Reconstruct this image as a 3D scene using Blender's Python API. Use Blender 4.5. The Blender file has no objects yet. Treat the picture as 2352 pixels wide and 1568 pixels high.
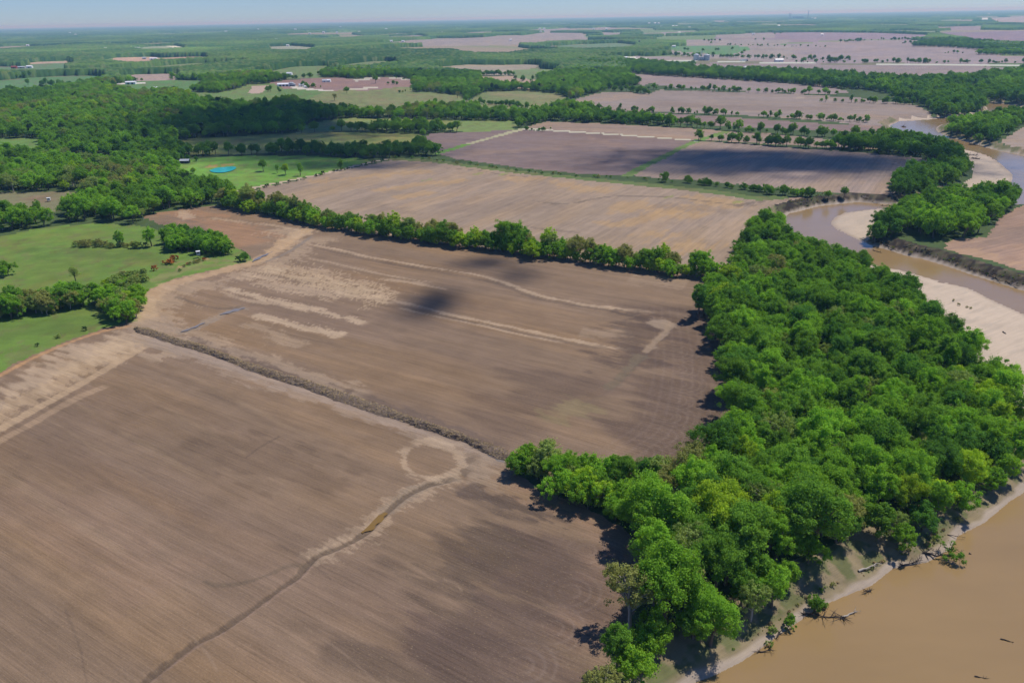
import bpy, bmesh, math, random
import numpy as np
from mathutils import Vector, Matrix

# ------------------------------------------------------------------ camera, world, sun, exposure
SC = bpy.context.scene
COL = SC.collection
CAM_H = 120.0
FPX = 1829.0                      # focal length in pixels of a 2352 wide frame
PITCH = math.atan(743.0 / FPX)
ROLL = math.atan(44.0 / 2352.0)
cp, sp = math.cos(PITCH), math.sin(PITCH)
ca, sa = math.cos(-ROLL), math.sin(-ROLL)
X0 = np.array([1.0, 0, 0]); U0 = np.array([0, sp, cp]); FW = np.array([0, cp, -sp])
XC = ca * X0 + sa * U0
YC = -sa * X0 + ca * U0
cam_d = bpy.data.cameras.new('camera')
cam_d.sensor_width = 36.0; cam_d.lens = 36.0 * FPX / 2352.0
cam_d.clip_start = 1.0; cam_d.clip_end = 200000.0
cam = bpy.data.objects.new('camera', cam_d); COL.objects.link(cam)
m = Matrix(((XC[0], YC[0], -FW[0], 0), (XC[1], YC[1], -FW[1], 0), (XC[2], YC[2], -FW[2], CAM_H), (0, 0, 0, 1)))
cam.matrix_world = m
SC.camera = cam

HAZE = 7.4e-5
SUN_EL = math.radians(61); SUN_AZ = math.atan2(0.86, 0.50)      # azimuth clockwise from +Y
SUN_DIR = Vector((math.sin(SUN_AZ) * math.cos(SUN_EL), math.cos(SUN_AZ) * math.cos(SUN_EL), math.sin(SUN_EL)))
w = bpy.data.worlds.new('World'); SC.world = w; w.use_nodes = True
nt = w.node_tree; nt.nodes.clear()
sky = nt.nodes.new('ShaderNodeTexSky'); sky.sky_type = 'NISHITA'; sky.sun_disc = False
sky.sun_elevation = SUN_EL; sky.sun_rotation = SUN_AZ; sky.altitude = 200; sky.dust_density = 0.0; sky.ozone_density = 4.0; sky.air_density = 1.0
bg = nt.nodes.new('ShaderNodeBackground'); bg.inputs['Strength'].default_value = 0.105
wo = nt.nodes.new('ShaderNodeOutputWorld')
skm = nt.nodes.new('ShaderNodeVectorMath'); skm.operation = 'MULTIPLY'; skm.inputs[1].default_value = (.51, .68, 1.07)
nt.links.new(sky.outputs[0], skm.inputs[0]); nt.links.new(skm.outputs[0], bg.inputs[0]); nt.links.new(bg.outputs[0], wo.inputs[0])
sd = bpy.data.lights.new('sun', 'SUN'); sd.energy = 4.5; sd.angle = math.radians(0.5); sd.color = (1.0, 0.95, 0.88)
sun = bpy.data.objects.new('sun', sd); COL.objects.link(sun)
sun.rotation_euler = (-SUN_DIR).to_track_quat('-Z', 'Y').to_euler()
SC.view_settings.view_transform = 'Standard'; SC.view_settings.look = 'None'
SC.view_settings.exposure = 0.0; SC.view_settings.gamma = 1.0
SC.cycles.max_bounces = 5; SC.cycles.diffuse_bounces = 3; SC.cycles.glossy_bounces = 2
SC.cycles.transmission_bounces = 3; SC.cycles.transparent_max_bounces = 4; SC.cycles.volume_bounces = 0
SC.cycles.use_denoising = True

RNG = np.random.default_rng(7)
random.seed(7)

# ------------------------------------------------------------------ helpers
def q(c, r, pts):
    ox = (0, 574.2, 1148.4, 1720.4)[c]; oy = (0, 373.2, 746.5, 1147.3)[r]
    return [(ox + .26856 * x, oy + .26856 * y) for x, y in pts]

def hash2(ix, iy, s):
    n = (ix.astype(np.int64) * 374761393 + iy.astype(np.int64) * 668265263 + s * 1442695041) & 0x7fffffff
    n = ((n ^ (n >> 13)) * 1274126177) & 0x7fffffff
    n = ((n ^ (n >> 16)) * 2246822519) & 0x7fffffff
    return (n ^ (n >> 15)) / 2147483648.0

def vnoise(x, y, s=0):
    x = np.asarray(x, float); y = np.asarray(y, float)
    ix = np.floor(x); iy = np.floor(y); fx = x - ix; fy = y - iy
    fx = fx * fx * (3 - 2 * fx); fy = fy * fy * (3 - 2 * fy)
    ix = ix.astype(np.int64); iy = iy.astype(np.int64)
    a = hash2(ix, iy, s); b = hash2(ix + 1, iy, s); c = hash2(ix, iy + 1, s); d = hash2(ix + 1, iy + 1, s)
    return (a * (1 - fx) + b * fx) * (1 - fy) + (c * (1 - fx) + d * fx) * fy

def fbm(x, y, s=0, o=4):
    t = 0; a = .5; n = 0
    for i in range(o):
        t = t + a * vnoise(x * 2 ** i + 17.3 * i, y * 2 ** i - 9.1 * i, s + i); n += a; a *= .55
    return t / n

def sstep(a, b, x):
    t = np.clip((x - a) / (b - a), 0, 1); return t * t * (3 - 2 * t)

def hills(x, y):
    """terrain height of the rolling land away from the flood plain"""
    x = np.asarray(x, float); y = np.asarray(y, float)
    edge = -150 + 0.10 * (y - 600)
    mk = sstep(0, 1, (edge - x) / 320.0) * sstep(430, 900, y)
    mk = np.maximum(mk, sstep(5000, 9000, y) * .8)
    return mk * (2 + 17 * fbm(x / 420., y / 420., 5, 3) * sstep(400, 1800, y) + 9 * sstep(2000, 5000, y) * fbm(x / 1300., y / 1300., 9, 2))

def unproj(p, z=0.0, hill=True):
    out = []
    for px, py in p:
        d = (px - 1176.0) / FPX * XC + (784.0 - py) / FPX * YC + FW
        if d[2] > -0.0022: d = d * 1.0; d[2] = -0.0022
        zz = z
        for it in range(6 if hill else 1):
            t = (CAM_H - zz) / -d[2]
            x, y = d[0] * t, d[1] * t
            if not hill: break
            zz = .5 * zz + .5 * (z + float(hills(x, y)))
        out.append((x, y))
    return np.array(out)

def proj(x, y, z):
    v = np.stack([np.asarray(x, float), np.asarray(y, float), np.asarray(z, float) - CAM_H], -1)
    c = v @ FW
    return 1176 + FPX * (v @ XC) / c, 784 - FPX * (v @ YC) / c

def inpoly(P, x, y):
    """vectorised point in polygon"""
    res = np.zeros(x.shape, bool)
    bb = (x >= P[:, 0].min()) & (x <= P[:, 0].max()) & (y >= P[:, 1].min()) & (y <= P[:, 1].max())
    if not bb.any(): return res
    xs = x[bb]; ys = y[bb]; r = np.zeros(xs.shape, bool)
    n = len(P)
    for i in range(n):
        x1, y1 = P[i]; x2, y2 = P[(i + 1) % n]
        if y1 == y2: continue
        c = ((y1 > ys) != (y2 > ys)) & (xs < (x2 - x1) * (ys - y1) / (y2 - y1) + x1)
        r ^= c
    res[bb] = r
    return res

def segdist(P, x, y, closed=False, reach=60.0):
    """distance to a polyline, signed side, and the fraction along it; far points get reach"""
    D = np.full(x.shape, float(reach)); S = np.zeros(x.shape); T = np.zeros(x.shape)
    n = len(P); L = n if closed else n - 1
    seg = np.hypot(*(np.roll(P, -1, 0) - P).T); cum = np.concatenate([[0], np.cumsum(seg)])
    tot = cum[L]
    for i in range(L):
        x1, y1 = P[i]; x2, y2 = P[(i + 1) % n]
        bb = (x > min(x1, x2) - reach) & (x < max(x1, x2) + reach) & (y > min(y1, y2) - reach) & (y < max(y1, y2) + reach)
        if not bb.any(): continue
        idx = np.nonzero(bb)
        xs = x[idx]; ys = y[idx]; dx, dy = x2 - x1, y2 - y1; l2 = dx * dx + dy * dy + 1e-9
        t = np.clip(((xs - x1) * dx + (ys - y1) * dy) / l2, 0, 1)
        d = np.hypot(xs - x1 - t * dx, ys - y1 - t * dy)
        cur = D[idx]; b = d < cur
        cr = np.sign(dx * (ys - y1) - dy * (xs - x1))
        tmp = cur; tmp = np.where(b, d, tmp); D[idx] = tmp
        s = S[idx]; S[idx] = np.where(b, cr, s)
        tt = T[idx]; T[idx] = np.where(b, (cum[i] + t * seg[i]) / tot, tt)
    return D, S, T

def smooth_line(P, n=6):
    """Catmull-Rom through the points"""
    P = np.asarray(P, float)
    if len(P) < 3: return P
    Q = np.vstack([2 * P[0] - P[1], P, 2 * P[-1] - P[-2]]); out = []
    for i in range(1, len(Q) - 2):
        for k in range(n):
            t = k / n
            out.append(.5 * ((2 * Q[i]) + (-Q[i - 1] + Q[i + 1]) * t + (2 * Q[i - 1] - 5 * Q[i] + 4 * Q[i + 1] - Q[i + 2]) * t * t + (-Q[i - 1] + 3 * Q[i] - 3 * Q[i + 1] + Q[i + 2]) * t ** 3))
    out.append(P[-1]); return np.array(out)

def mesh_np(name, V, F, mats=(), mi=None, smooth=False, attrs=None):
    """mesh from arrays; F is (n,3) or (n,4)"""
    me = bpy.data.meshes.new(name)
    V = np.asarray(V, np.float32); F = np.asarray(F, np.int32)
    k = F.shape[1]
    me.vertices.add(len(V)); me.vertices.foreach_set('co', V.ravel())
    me.loops.add(F.size); me.loops.foreach_set('vertex_index', F.ravel())
    me.polygons.add(len(F)); me.polygons.foreach_set('loop_start', np.arange(0, F.size, k, dtype=np.int32))
    me.polygons.foreach_set('loop_total', np.full(len(F), k, np.int32))
    if mi is not None: me.polygons.foreach_set('material_index', np.asarray(mi, np.int32))
    if smooth: me.polygons.foreach_set('use_smooth', np.ones(len(F), bool))
    for mt in mats: me.materials.append(mt)
    for an, (ty, arr) in (attrs or {}).items():
        a = me.attributes.new(an, ty, 'POINT')
        arr = np.asarray(arr, np.float32)
        a.data.foreach_set('color' if ty == 'FLOAT_COLOR' else ('vector' if ty == 'FLOAT_VECTOR' else 'value'), arr.ravel())
    me.update(calc_edges=True)
    return me

def tag(o, label=None, cat=None, group=None, kind=None):
    if label: o['label'] = label
    if cat: o['category'] = cat
    if group: o['group'] = group
    if kind: o['kind'] = kind
    return o

def link(name, me, parent=None, loc=(0, 0, 0), rz=0, s=1.0):
    o = bpy.data.objects.new(name, me); COL.objects.link(o)
    o.location = loc; o.rotation_euler = (0, 0, rz)
    o.scale = (s, s, s) if not isinstance(s, tuple) else s
    if parent: o.parent = parent
    return o

# ------------------------------------------------------------------ materials
def newmat(name):
    mt = bpy.data.materials.new(name); mt.use_nodes = True
    n = mt.node_tree; n.nodes.clear()
    return mt, n
class NB:
    """tiny node helper"""
    def __init__(s, nt): s.nt = nt
    def n(s, t, **kw):
        x = s.nt.nodes.new(t)
        for k, v in kw.items(): setattr(x, k, v)
        return x
    def l(s, a, b): s.nt.links.new(a, b)
    def math(s, op, a, b=None, c=None, clamp=False):
        x = s.n('ShaderNodeMath', operation=op); x.use_clamp = clamp
        for i, v in enumerate((a, b, c)):
            if v is None: continue
            if isinstance(v, (int, float)): x.inputs[i].default_value = v
            else: s.l(v, x.inputs[i])
        return x.outputs[0]
    def noise(s, vec, scale, detail=3, rough=.55):
        x = s.n('ShaderNodeTexNoise'); x.inputs['Scale'].default_value = scale; x.inputs['Detail'].default_value = detail
        x.inputs['Roughness'].default_value = rough; s.l(vec, x.inputs['Vector']); return x.outputs['Fac']
    def map(s, vec, scale=(1, 1, 1), loc=(0, 0, 0)):
        x = s.n('ShaderNodeMapping'); x.inputs['Scale'].default_value = scale; x.inputs['Location'].default_value = loc
        s.l(vec, x.inputs['Vector']); return x.outputs[0]
    def attr(s, name, out='Vector'):
        x = s.n('ShaderNodeAttribute'); x.attribute_name = name; return x.outputs[out]
    def scale(s, col, f):
        x = s.n('ShaderNodeVectorMath', operation='SCALE'); s.l(col, x.inputs[0]); s.l(f, x.inputs['Scale']); return x.outputs[0]
    def mix(s, f, a, b):
        x = s.n('ShaderNodeMix', data_type='RGBA')
        if isinstance(f, (int, float)): x.inputs[0].default_value = f
        else: s.l(f, x.inputs[0])
        for i, v in ((6, a), (7, b)):
            if isinstance(v, tuple): x.inputs[i].default_value = (*v, 1)
            else: s.l(v, x.inputs[i])
        return x.outputs[2]

def bsdf_out(b, col, rough=.9, spec=.2, bump=None, bstr=.5, bdist=.1):
    p = b.n('ShaderNodeBsdfPrincipled'); o = b.n('ShaderNodeOutputMaterial')
    if isinstance(col, tuple): p.inputs['Base Color'].default_value = (*col, 1)
    else: b.l(col, p.inputs['Base Color'])
    if isinstance(rough, (int, float)): p.inputs['Roughness'].default_value = rough
    else: b.l(rough, p.inputs['Roughness'])
    p.inputs['Specular IOR Level'].default_value = spec
    if bump is not None:
        bm = b.n('ShaderNodeBump'); bm.inputs['Strength'].default_value = bstr; bm.inputs['Distance'].default_value = bdist
        b.l(bump, bm.inputs['Height']); b.l(bm.outputs[0], p.inputs['Normal'])
    b.l(p.outputs[0], o.inputs[0]); return p

def mat_ground(name, streak, speck, bump, rowp=0.0):
    """ground colour comes from the traced soil map ('tint'); rows and clods are added at their real size"""
    mt, n = newmat(name); b = NB(n)
    tint = b.attr('tint', 'Color'); uv = b.attr('rows')
    f = None
    s1 = b.noise(b.map(uv, (.012, .33, 1)), 1.0, 4, .62)
    s2 = b.noise(b.map(uv, (.05, 1.5, 1), (31, 7, 0)), 1.0, 3, .6)
    s3 = b.noise(uv, 1.9, 3, .7)
    s4 = b.noise(uv, .09, 3, .6)
    v = b.math('ADD', b.math('MULTIPLY', b.math('SUBTRACT', s1, .5), streak * 2.4), 1.0)
    v = b.math('ADD', v, b.math('MULTIPLY', b.math('SUBTRACT', s2, .5), streak * 2.3))
    v = b.math('ADD', v, b.math('MULTIPLY', b.math('SUBTRACT', s3, .5), speck * 2.2))
    s5 = b.noise(b.map(uv, (.08, 4.2, 1), (3, 9, 0)), 1.0, 2, .6)
    v = b.math('ADD', v, b.math('MULTIPLY', b.math('SUBTRACT', s5, .5), streak * 2.8))
    v = b.math('ADD', v, b.math('MULTIPLY', b.math('SUBTRACT', s4, .5), speck * 1.6))
    h = b.math('ADD', s2, s3)
    if rowp:
        wv = b.n('ShaderNodeTexWave'); wv.bands_direction = 'Y'; wv.inputs['Scale'].default_value = rowp
        wv.inputs['Distortion'].default_value = 1.2; wv.inputs['Detail'].default_value = 1
        b.l(b.map(uv, (.05, 1, 1)), wv.inputs['Vector'])
        v = b.math('ADD', v, b.math('MULTIPLY', b.math('SUBTRACT', wv.outputs['Fac'], .5), .10))
    v = b.math('MAXIMUM', v, .25)
    col = b.scale(tint, v)
    if streak > .15:
        fl = b.noise(b.map(uv, (1.2, 3.2, 1), (5, 1, 0)), 1.0, 2, .7)
        col = b.mix(b.math('MULTIPLY', b.math('SUBTRACT', fl, .60), 3.2, clamp=True), col, (.36, .275, .155))
        dk = b.noise(b.map(uv, (.8, 2.4, 1), (15, 21, 0)), 1.0, 2, .7)
        col = b.mix(b.math('MULTIPLY', b.math('SUBTRACT', dk, .62), 3.0, clamp=True), col, (.07, .05, .038))
    bsdf_out(b, col, .95, .12, h, .6, bump)
    return mt
M_SOIL = mat_ground('ploughed_soil', .24, .26, .16)
M_ROWS = mat_ground('planted_rows', .20, .12, .12, .085)
M_GRASS = mat_ground('pasture_grass', .08, .46, .16)
M_SAND = mat_ground('river_sand', .12, .12, .08)
M_PATH = mat_ground('track_dust', .10, .10, .04)

def mat_water(name, col, rough=.12, wave=.02):
    mt, n = newmat(name); b = NB(n); g = b.n('ShaderNodeNewGeometry').outputs['Position']
    big = b.noise(b.map(g, (.012, .03, .02)), 1.0, 4, .65)
    c = b.mix(big, tuple(v * .78 for v in col), tuple(min(1, v * 1.2) for v in col))
    h = b.math('ADD', b.noise(b.map(g, (.9, .35, 1)), 1.0, 3, .6), b.math('MULTIPLY', b.noise(b.map(g, (.08, .05, 1)), 1.0, 2), 2.0))
    rg = b.math('ADD', rough * .6, b.math('MULTIPLY', b.noise(b.map(g, (.03, .008, .02), (4, 2, 0)), 1.0, 3, .6), rough * 1.2))
    p = bsdf_out(b, c, rg, .5, h, .35, wave)
    p.inputs['IOR'].default_value = 1.33
    return mt
M_RIVER = mat_water('muddy_water', (.265, .175, .078), .14, .07)
M_POND = mat_water('turquoise_water', (.02, .36, .30), .2, .02)
M_PUDDLE = mat_water('puddle_water', (.20, .12, .03), .1, .005)
M_PUDDLEG = mat_water('grey_puddle_water', (.19, .165, .14), .1, .005)

def mat_leaf(name, c1, c2, c3, trans=.25):
    c1, c2, c3 = [(c_[0] * 1.42, c_[1] * 1.36, c_[2] * .95) for c_ in (c1, c2, c3)]
    mt, n = newmat(name); b = NB(n)
    oi = b.n('ShaderNodeObjectInfo'); r = oi.outputs['Random']
    g = b.n('ShaderNodeTexCoord').outputs['Object']
    ns = b.noise(g, .35, 3, .6)
    ns2 = b.noise(g, 2.3, 2, .6)
    c = b.mix(r, c1, c2)
    c = b.mix(b.math('MULTIPLY', b.math('SUBTRACT', ns, .35), 2.2, clamp=True), c, c3)
    v = b.math('ADD', .72, b.math('MULTIPLY', ns2, .56))
    v = b.math('MULTIPLY', v, b.math('ADD', .86, b.math('MULTIPLY', b.math('FRACT', b.math('MULTIPLY', r, 7.31)), .3)))
    c = b.scale(c, v)
    d = b.n('ShaderNodeBsdfDiffuse'); t = b.n('ShaderNodeBsdfTranslucent'); mx = b.n('ShaderNodeMixShader'); o = b.n('ShaderNodeOutputMaterial')
    mx.inputs[0].default_value = trans
    b.l(c, d.inputs[0])
    ct = b.n('ShaderNodeVectorMath', operation='MULTIPLY'); b.l(c, ct.inputs[0]); ct.inputs[1].default_value = (1.5, 1.35, .5)
    b.l(ct.outputs[0], t.inputs[0]); b.l(d.outputs[0], mx.inputs[1]); b.l(t.outputs[0], mx.inputs[2]); b.l(mx.outputs[0], o.inputs[0])
    return mt
LEAF = {
    'bright green': mat_leaf('leaf_bright', (.160, .325, .046), (.195, .36, .052), (.125, .275, .042), .42),
    'mid green': mat_leaf('leaf_mid', (.120, .255, .048), (.150, .285, .052), (.095, .21, .042), .42),
    'yellow green': mat_leaf('leaf_yellow', (.24, .38, .035), (.27, .40, .045), (.19, .32, .038), .42),
    'dark green': mat_leaf('leaf_dark', (.082, .20, .046), (.10, .225, .05), (.066, .165, .04), .42),
    'grey green': mat_leaf('leaf_greygreen', (.19, .275, .105), (.215, .295, .12), (.155, .23, .085), .35),
    'olive': mat_leaf('leaf_olive', (.22, .26, .11), (.25, .28, .13), (.19, .21, .10), .35),
    'cedar': mat_leaf('leaf_cedar', (.035, .075, .026), (.042, .088, .03), (.028, .058, .021), .1),
    'rust': mat_leaf('leaf_rust', (.32, .115, .04), (.28, .10, .035), (.20, .09, .04), .1),
    'stalk': mat_leaf('dead_stalk', (.34, .27, .20), (.38, .30, .22), (.20, .155, .12), .05),
}
def mat_plain(name, col, rough=.85, var=.25, sc=3.0, metal=0.0, spec=.3):
    mt, n = newmat(name); b = NB(n); g = b.n('ShaderNodeTexCoord').outputs['Object']
    v = b.math('ADD', 1 - var / 2, b.math('MULTIPLY', b.noise(g, sc, 4, .65), var))
    tc = b.n('ShaderNodeRGB'); tc.outputs[0].default_value = (*col, 1)
    p = bsdf_out(b, b.scale(tc.outputs[0], v), rough, spec); p.inputs['Metallic'].default_value = metal
    return mt
M_BARK = mat_plain('bark', (.14, .11, .085), .95, .8, 2)
M_PALEBARK = mat_plain('pale_bark', (.36, .32, .27), .95, .5, 2)
M_WHITE = mat_plain('white_paint', (.78, .78, .76), .6, .12, .4)
M_ROOFG = mat_plain('grey_metal_roof', (.42, .45, .48), .45, .15, .6)
M_ROOFW = mat_plain('white_metal_roof', (.75, .77, .80), .4, .1, .6)
M_ROOFR = mat_plain('red_barn_paint', (.30, .07, .05), .7, .25, .8)
M_STEEL = mat_plain('galvanised_steel', (.50, .53, .56), .4, .2, .8, .35)
M_BLUE = mat_plain('dark_blue_enamel', (.04, .06, .11), .35, .2, .6)
M_CONC = mat_plain('concrete', (.42, .40, .37), .85, .25, .5)
M_DARK = mat_plain('dark_opening', (.03, .035, .04), .4, .2, 1)
M_SPOIL = mat_plain('ditch_spoil', (.135, .10, .075), .97, 1.0, 1.1)
M_CLOUD = mat_plain('cloud_white', (.9, .9, .9), 1, .02, .1)
M_CHAR = mat_plain('charred_wood', (.045, .038, .034), .95, .8, 2)

# ------------------------------------------------------------------ traced outlines (photograph pixels -> ground)
RIVER = [(2040,290),(2064,279),(2123,277),(2177,270),(2231,266),(2271,258),(2265,245),(2255,235),(2311,239),(2352,246),(2480,255),(2500,268),(2352,258),(2311,262),(2257,269),(2217,277),(2161,287),(2150,295),(2155,303),(2177,314),(2231,328),(2290,345),(2352,357),(2440,385),(2480,430),(2440,470),(2352,475),(2250,472),(2150,480),(2080,490),(2029,478),(1975,484),(1940,489),(1917,500),(1908,513),(1925,529),(1954,542),(1975,552),(2000,562),(2043,574),(2083,587),(2123,595),(2177,611),(2231,630),(2352,667),(2600,740),(2850,900),(3000,1400),(2800,2100),(1500,2100),(1480,1680),(1545,1600),(1590,1568),(1640,1550),(1700,1520),(1760,1480),(1800,1450),(1850,1415),(1900,1385),(1960,1360),(2000,1345),(2050,1305),(2130,1290),(2180,1262),(2200,1230),(2260,1200),(2320,1150),(2352,1130),(2450,1060),(2540,960),(2530,850),(2450,770),(2352,722),(2274,687),(2231,664),(2137,640),(2070,621),(2007,608),(1960,602),(1900,587),(1850,562),(1810,532),(1797,505),(1812,490),(1833,485),(1881,473),(1935,467),(1975,463),(2024,468),(2059,470),(2080,464),(2150,452),(2200,440),(2231,438),(2306,426),(2322,419),(2327,411),(2325,400),(2298,376),(2268,357),(2231,346),(2161,336),(2110,322),(2069,306),(2053,297)]
WZ = -4.0
P_RIVER = unproj(RIVER, WZ, False)
SANDS = [
    ('long pale sand bar curving round the outside of the riverside wood', [(2000,604),(2070,619),(2137,638),(2231,662),(2274,685),(2352,720),(2450,768),(2530,850),(2540,960),(2450,1060),(2420,1085),(2380,1040),(2345,965),(2300,895),(2215,815),(2120,740),(2060,680),(2000,630)]),
    ('small pale sand bar in the inside of the river bend by the round willow clump', [(1905,513),(1917,499),(1940,488),(1975,483),(2029,477),(2065,484),(2040,500),(2010,520),(1998,545),(1990,556),(1975,552),(1954,543),(1925,530)]),
    ('broad sand bar between the far bend of the river and the tree belt', [(2161,335),(2231,345),(2268,356),(2298,375),(2325,399),(2328,411),(2322,420),(2306,427),(2231,439),(2195,434),(2225,415),(2236,400),(2225,375),(2190,352),(2158,342)]),
    ('thin strip of sand behind the round willow clump', [(2080,465),(2150,453),(2147,446),(2085,456)]),
    ('small sand tip where the farthest river reach leaves the trees', [(2255,234),(2275,232),(2295,251),(2271,259),(2263,245)]),
    ('narrow pale sand edge along the far river reach', [(2064,279),(2123,276),(2177,269),(2231,265),(2268,257),(2262,254),(2231,260),(2177,265),(2123,271),(2064,274)]),
]
P_SANDS = [unproj(s, WZ + .3, False) for _, s in SANDS]
CUT = unproj(q(3,1,[(950,640),(1250,600),(1900,640),(2600,1000),(2600,1250),(2352,1095),(1900,960),(1500,830),(1200,750),(1000,700)]), -2, False)   # steep eroded bank
CUT2 = unproj([(1770,470),(1850,440),(2000,440),(2060,440),(2060,475),(1975,468),(1881,478),(1800,500)], -2, False)

def ground_z(x, y, hz=True):
    z = hills(x, y)
    m = (x > -80) & (y < 2200) & (x < 1400)
    if m.any():
        xs = x[m]; ys = y[m]
        dw, _, _ = segdist(P_RIVER, xs, ys, True, 90)
        iw = inpoly(P_RIVER, xs, ys)
        dw = np.where(iw, -dw, dw)
        ds = dw.copy()
        for S in P_SANDS:
            d, _, _ = segdist(S, xs, ys, True, 90); ii = inpoly(S, xs, ys)
            ds = np.minimum(ds, np.where(ii, -d, d))
        ds = np.maximum(ds, 0)
        wob = fbm(xs / 7., ys / 7., 33, 3) - .5
        st = np.full(xs.shape, .34)
        for C in (CUT, CUT2):
            ic = inpoly(C, xs, ys); st = np.where(ic, .5, st)
        rise = np.where(dw > 0, .022 * np.minimum(dw, 60) + .12, .08 * dw)
        bank = WZ + rise + st * np.maximum(ds + wob * 5 * sstep(0, 4, ds) * (dw > 0), 0)
        bank = np.where(dw < 0, np.maximum(WZ + .10 * dw - .05, WZ - 2.5), bank)
        zz = np.minimum(0.0, bank + wob * .5 * (dw > .8) * (bank < -.3))
        z[m] = np.where(dw < 89, zz, z[m]) + 0
    # creases of the near field: ditches and the gully
    for P, wd, dep in DITCHES:
        mm = (x > P[:, 0].min() - 12) & (x < P[:, 0].max() + 12) & (y > P[:, 1].min() - 12) & (y < P[:, 1].max() + 12)
        if not mm.any(): continue
        d, s, t = segdist(P, x[mm], y[mm], False, 12)
        z[mm] -= dep * (1 - sstep(.2, 1, d / wd))
    return z

def L(pts, sm=True):
    u = unproj(pts)
    return smooth_line(u) if sm else u
DITCHES = [
    (L([(1062,1092),(1020,1105),(980,1115),(930,1140),(880,1182),(840,1222),(780,1255),(730,1275),(705,1297),(680,1325),(640,1352),(560,1410),(500,1450),(450,1475),(390,1520),(330,1568),(260,1640)]), 1.6, .45),
    (L([(570,703),(540,712),(500,727),(450,752),(400,768)]), 2.5, .4),
    (L([(745,515),(700,535),(650,570),(600,590),(578,603)]), 2.2, .5),
    (L([(1545,740),(1500,790),(1460,830),(1430,865),(1390,895),(1330,925)]), 2.5, .4),
    (L([(700,558),(860,598),(1020,624),(1160,654),(1220,680),(1300,697),(1450,715),(1540,735)]), 1.6, .3),
]

# zone: name, kind-of-material, polygon, base tint (linear), row direction (two photo points), label, variation
SOIL = (.192, .131, .083)
Z = []
def zone(name, mat, poly, tint, rowdir, label, hw=None, z=0.0, var=.16):
    P = unproj(poly, z, z == 0)
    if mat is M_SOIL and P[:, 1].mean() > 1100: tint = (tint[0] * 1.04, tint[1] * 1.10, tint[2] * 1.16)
    if hw is not None: P = smooth_line(P)
    a = unproj(rowdir) if rowdir else np.array([[0, 0], [1, 0]])
    ang = math.atan2(a[1, 1] - a[0, 1], a[1, 0] - a[0, 0])
    lift = []
    if hw is None and z == 0 and P[:, 1].min() > 640 and (P[:, 0].mean() < -40 + .05 * P[:, 1].mean() or P[:, 1].mean() > 2700):
        lift = [unproj(poly, h_) for h_ in ((2.5, 5) if P[:, 1].mean() < 1500 else (3, 6, 9))]
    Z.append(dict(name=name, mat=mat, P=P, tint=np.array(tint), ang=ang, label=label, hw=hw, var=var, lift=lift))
RN = [(310,752),(1180,1055)]
R3 = [(1148,502),(1363,413)]
RH = [(1100,340),(1500,352)]
zone('pasture', M_GRASS, [(-400,575),(0,545),(100,522),(230,513),(330,520),(400,540),(450,520),(540,560),(590,606),(480,632),(345,675),(318,748),(0,865),(-400,1020)], (.122,.198,.036), None, 'near green pasture sloping between the tree clumps left of the brown field')
zone('field', M_SOIL, [(0,855),(60,822),(150,783),(250,750),(318,738),(338,690),(345,665),(400,640),(480,622),(545,606),(585,598),(560,575),(510,560),(430,545),(380,520),(320,497),(420,480),(500,472),(560,480),(640,500),(720,512),(900,540),(1100,568),(1300,590),(1500,615),(1660,640),(1700,760),(1720,900),(1700,1060),(1600,1140),(1500,1140),(1400,1125),(1300,1105),(1215,1075),(1190,1085),(1240,1125),(1330,1155),(1440,1215),(1480,1260),(1460,1400),(1400,1500),(1390,1600),(1400,2100),(-900,2100),(-700,1050)], SOIL, RN, 'huge bare brown field with planting rows filling the near ground up to the first hedgerow')
zone('field', M_SOIL, [(600,430),(640,424),(760,396),(850,378),(905,366),(980,368),(1080,380),(1200,395),(1330,408),(1500,425),(1640,440),(1740,455),(1800,452),(1870,452),(1850,462),(1795,480),(1770,500),(1720,560),(1660,640),(1500,615),(1300,590),(1100,568),(900,540),(720,512),(640,480),(575,445)], (.275,.205,.142), R3, 'wide tan and ochre striped field just beyond the first hedgerow')
zone('field', M_SOIL, [(985,307),(1000,306),(1180,298),(1300,302),(1450,312),(1598,324),(1438,403),(1330,399),(1200,386),(1050,366),(1000,352),(960,338)], (.190,.140,.122), RH, 'purple brown field left of the diagonal green strip')
zone('field', M_ROWS, [(1600,324),(1700,330),(1850,342),(2000,352),(2110,362),(2160,375),(2140,400),(2090,420),(2060,450),(1960,446),(1800,434),(1650,419),(1440,403)], (.265,.200,.155), [(1560,420),(1700,345)], 'field with bold slanting rows partly under cloud shadow right of the green strip')
zone('field', M_SOIL, [(1205,293),(1256,279),(1450,287),(1640,299),(1690,303),(1605,322),(1450,311),(1300,301)], (.262,.192,.142), RH, 'long thin tan field between the gravel lane and the second hedgerow')
zone('field', M_SOIL, [(1690,303),(1760,306),(1880,318),(2000,332),(2050,345),(1850,335),(1612,322)], (.255,.19,.145), RH, 'narrow tan field between two hedgerows right of the lane junction')
zone('field', M_SOIL, [(1345,256),(1400,252),(1550,262),(1750,274),(1900,285),(2040,286),(2052,298),(1960,302),(1850,298),(1700,292),(1550,281),(1400,268)], (.20,.145,.128), RH, 'purple brown field between the second and third hedgerows')
zone('field', M_SOIL, q(2,0,[(400,905),(650,850),(800,805),(930,785),(1280,800),(1370,770),(2352,795),(3100,840),(3560,900),(3700,965),(3600,1000),(3370,1040),(3250,1080),(2352,1000),(1700,970),(1200,955),(900,930),(830,940),(600,910)]), (.235,.178,.140), RH, 'broad grey brown field beyond the third hedgerow')
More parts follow.
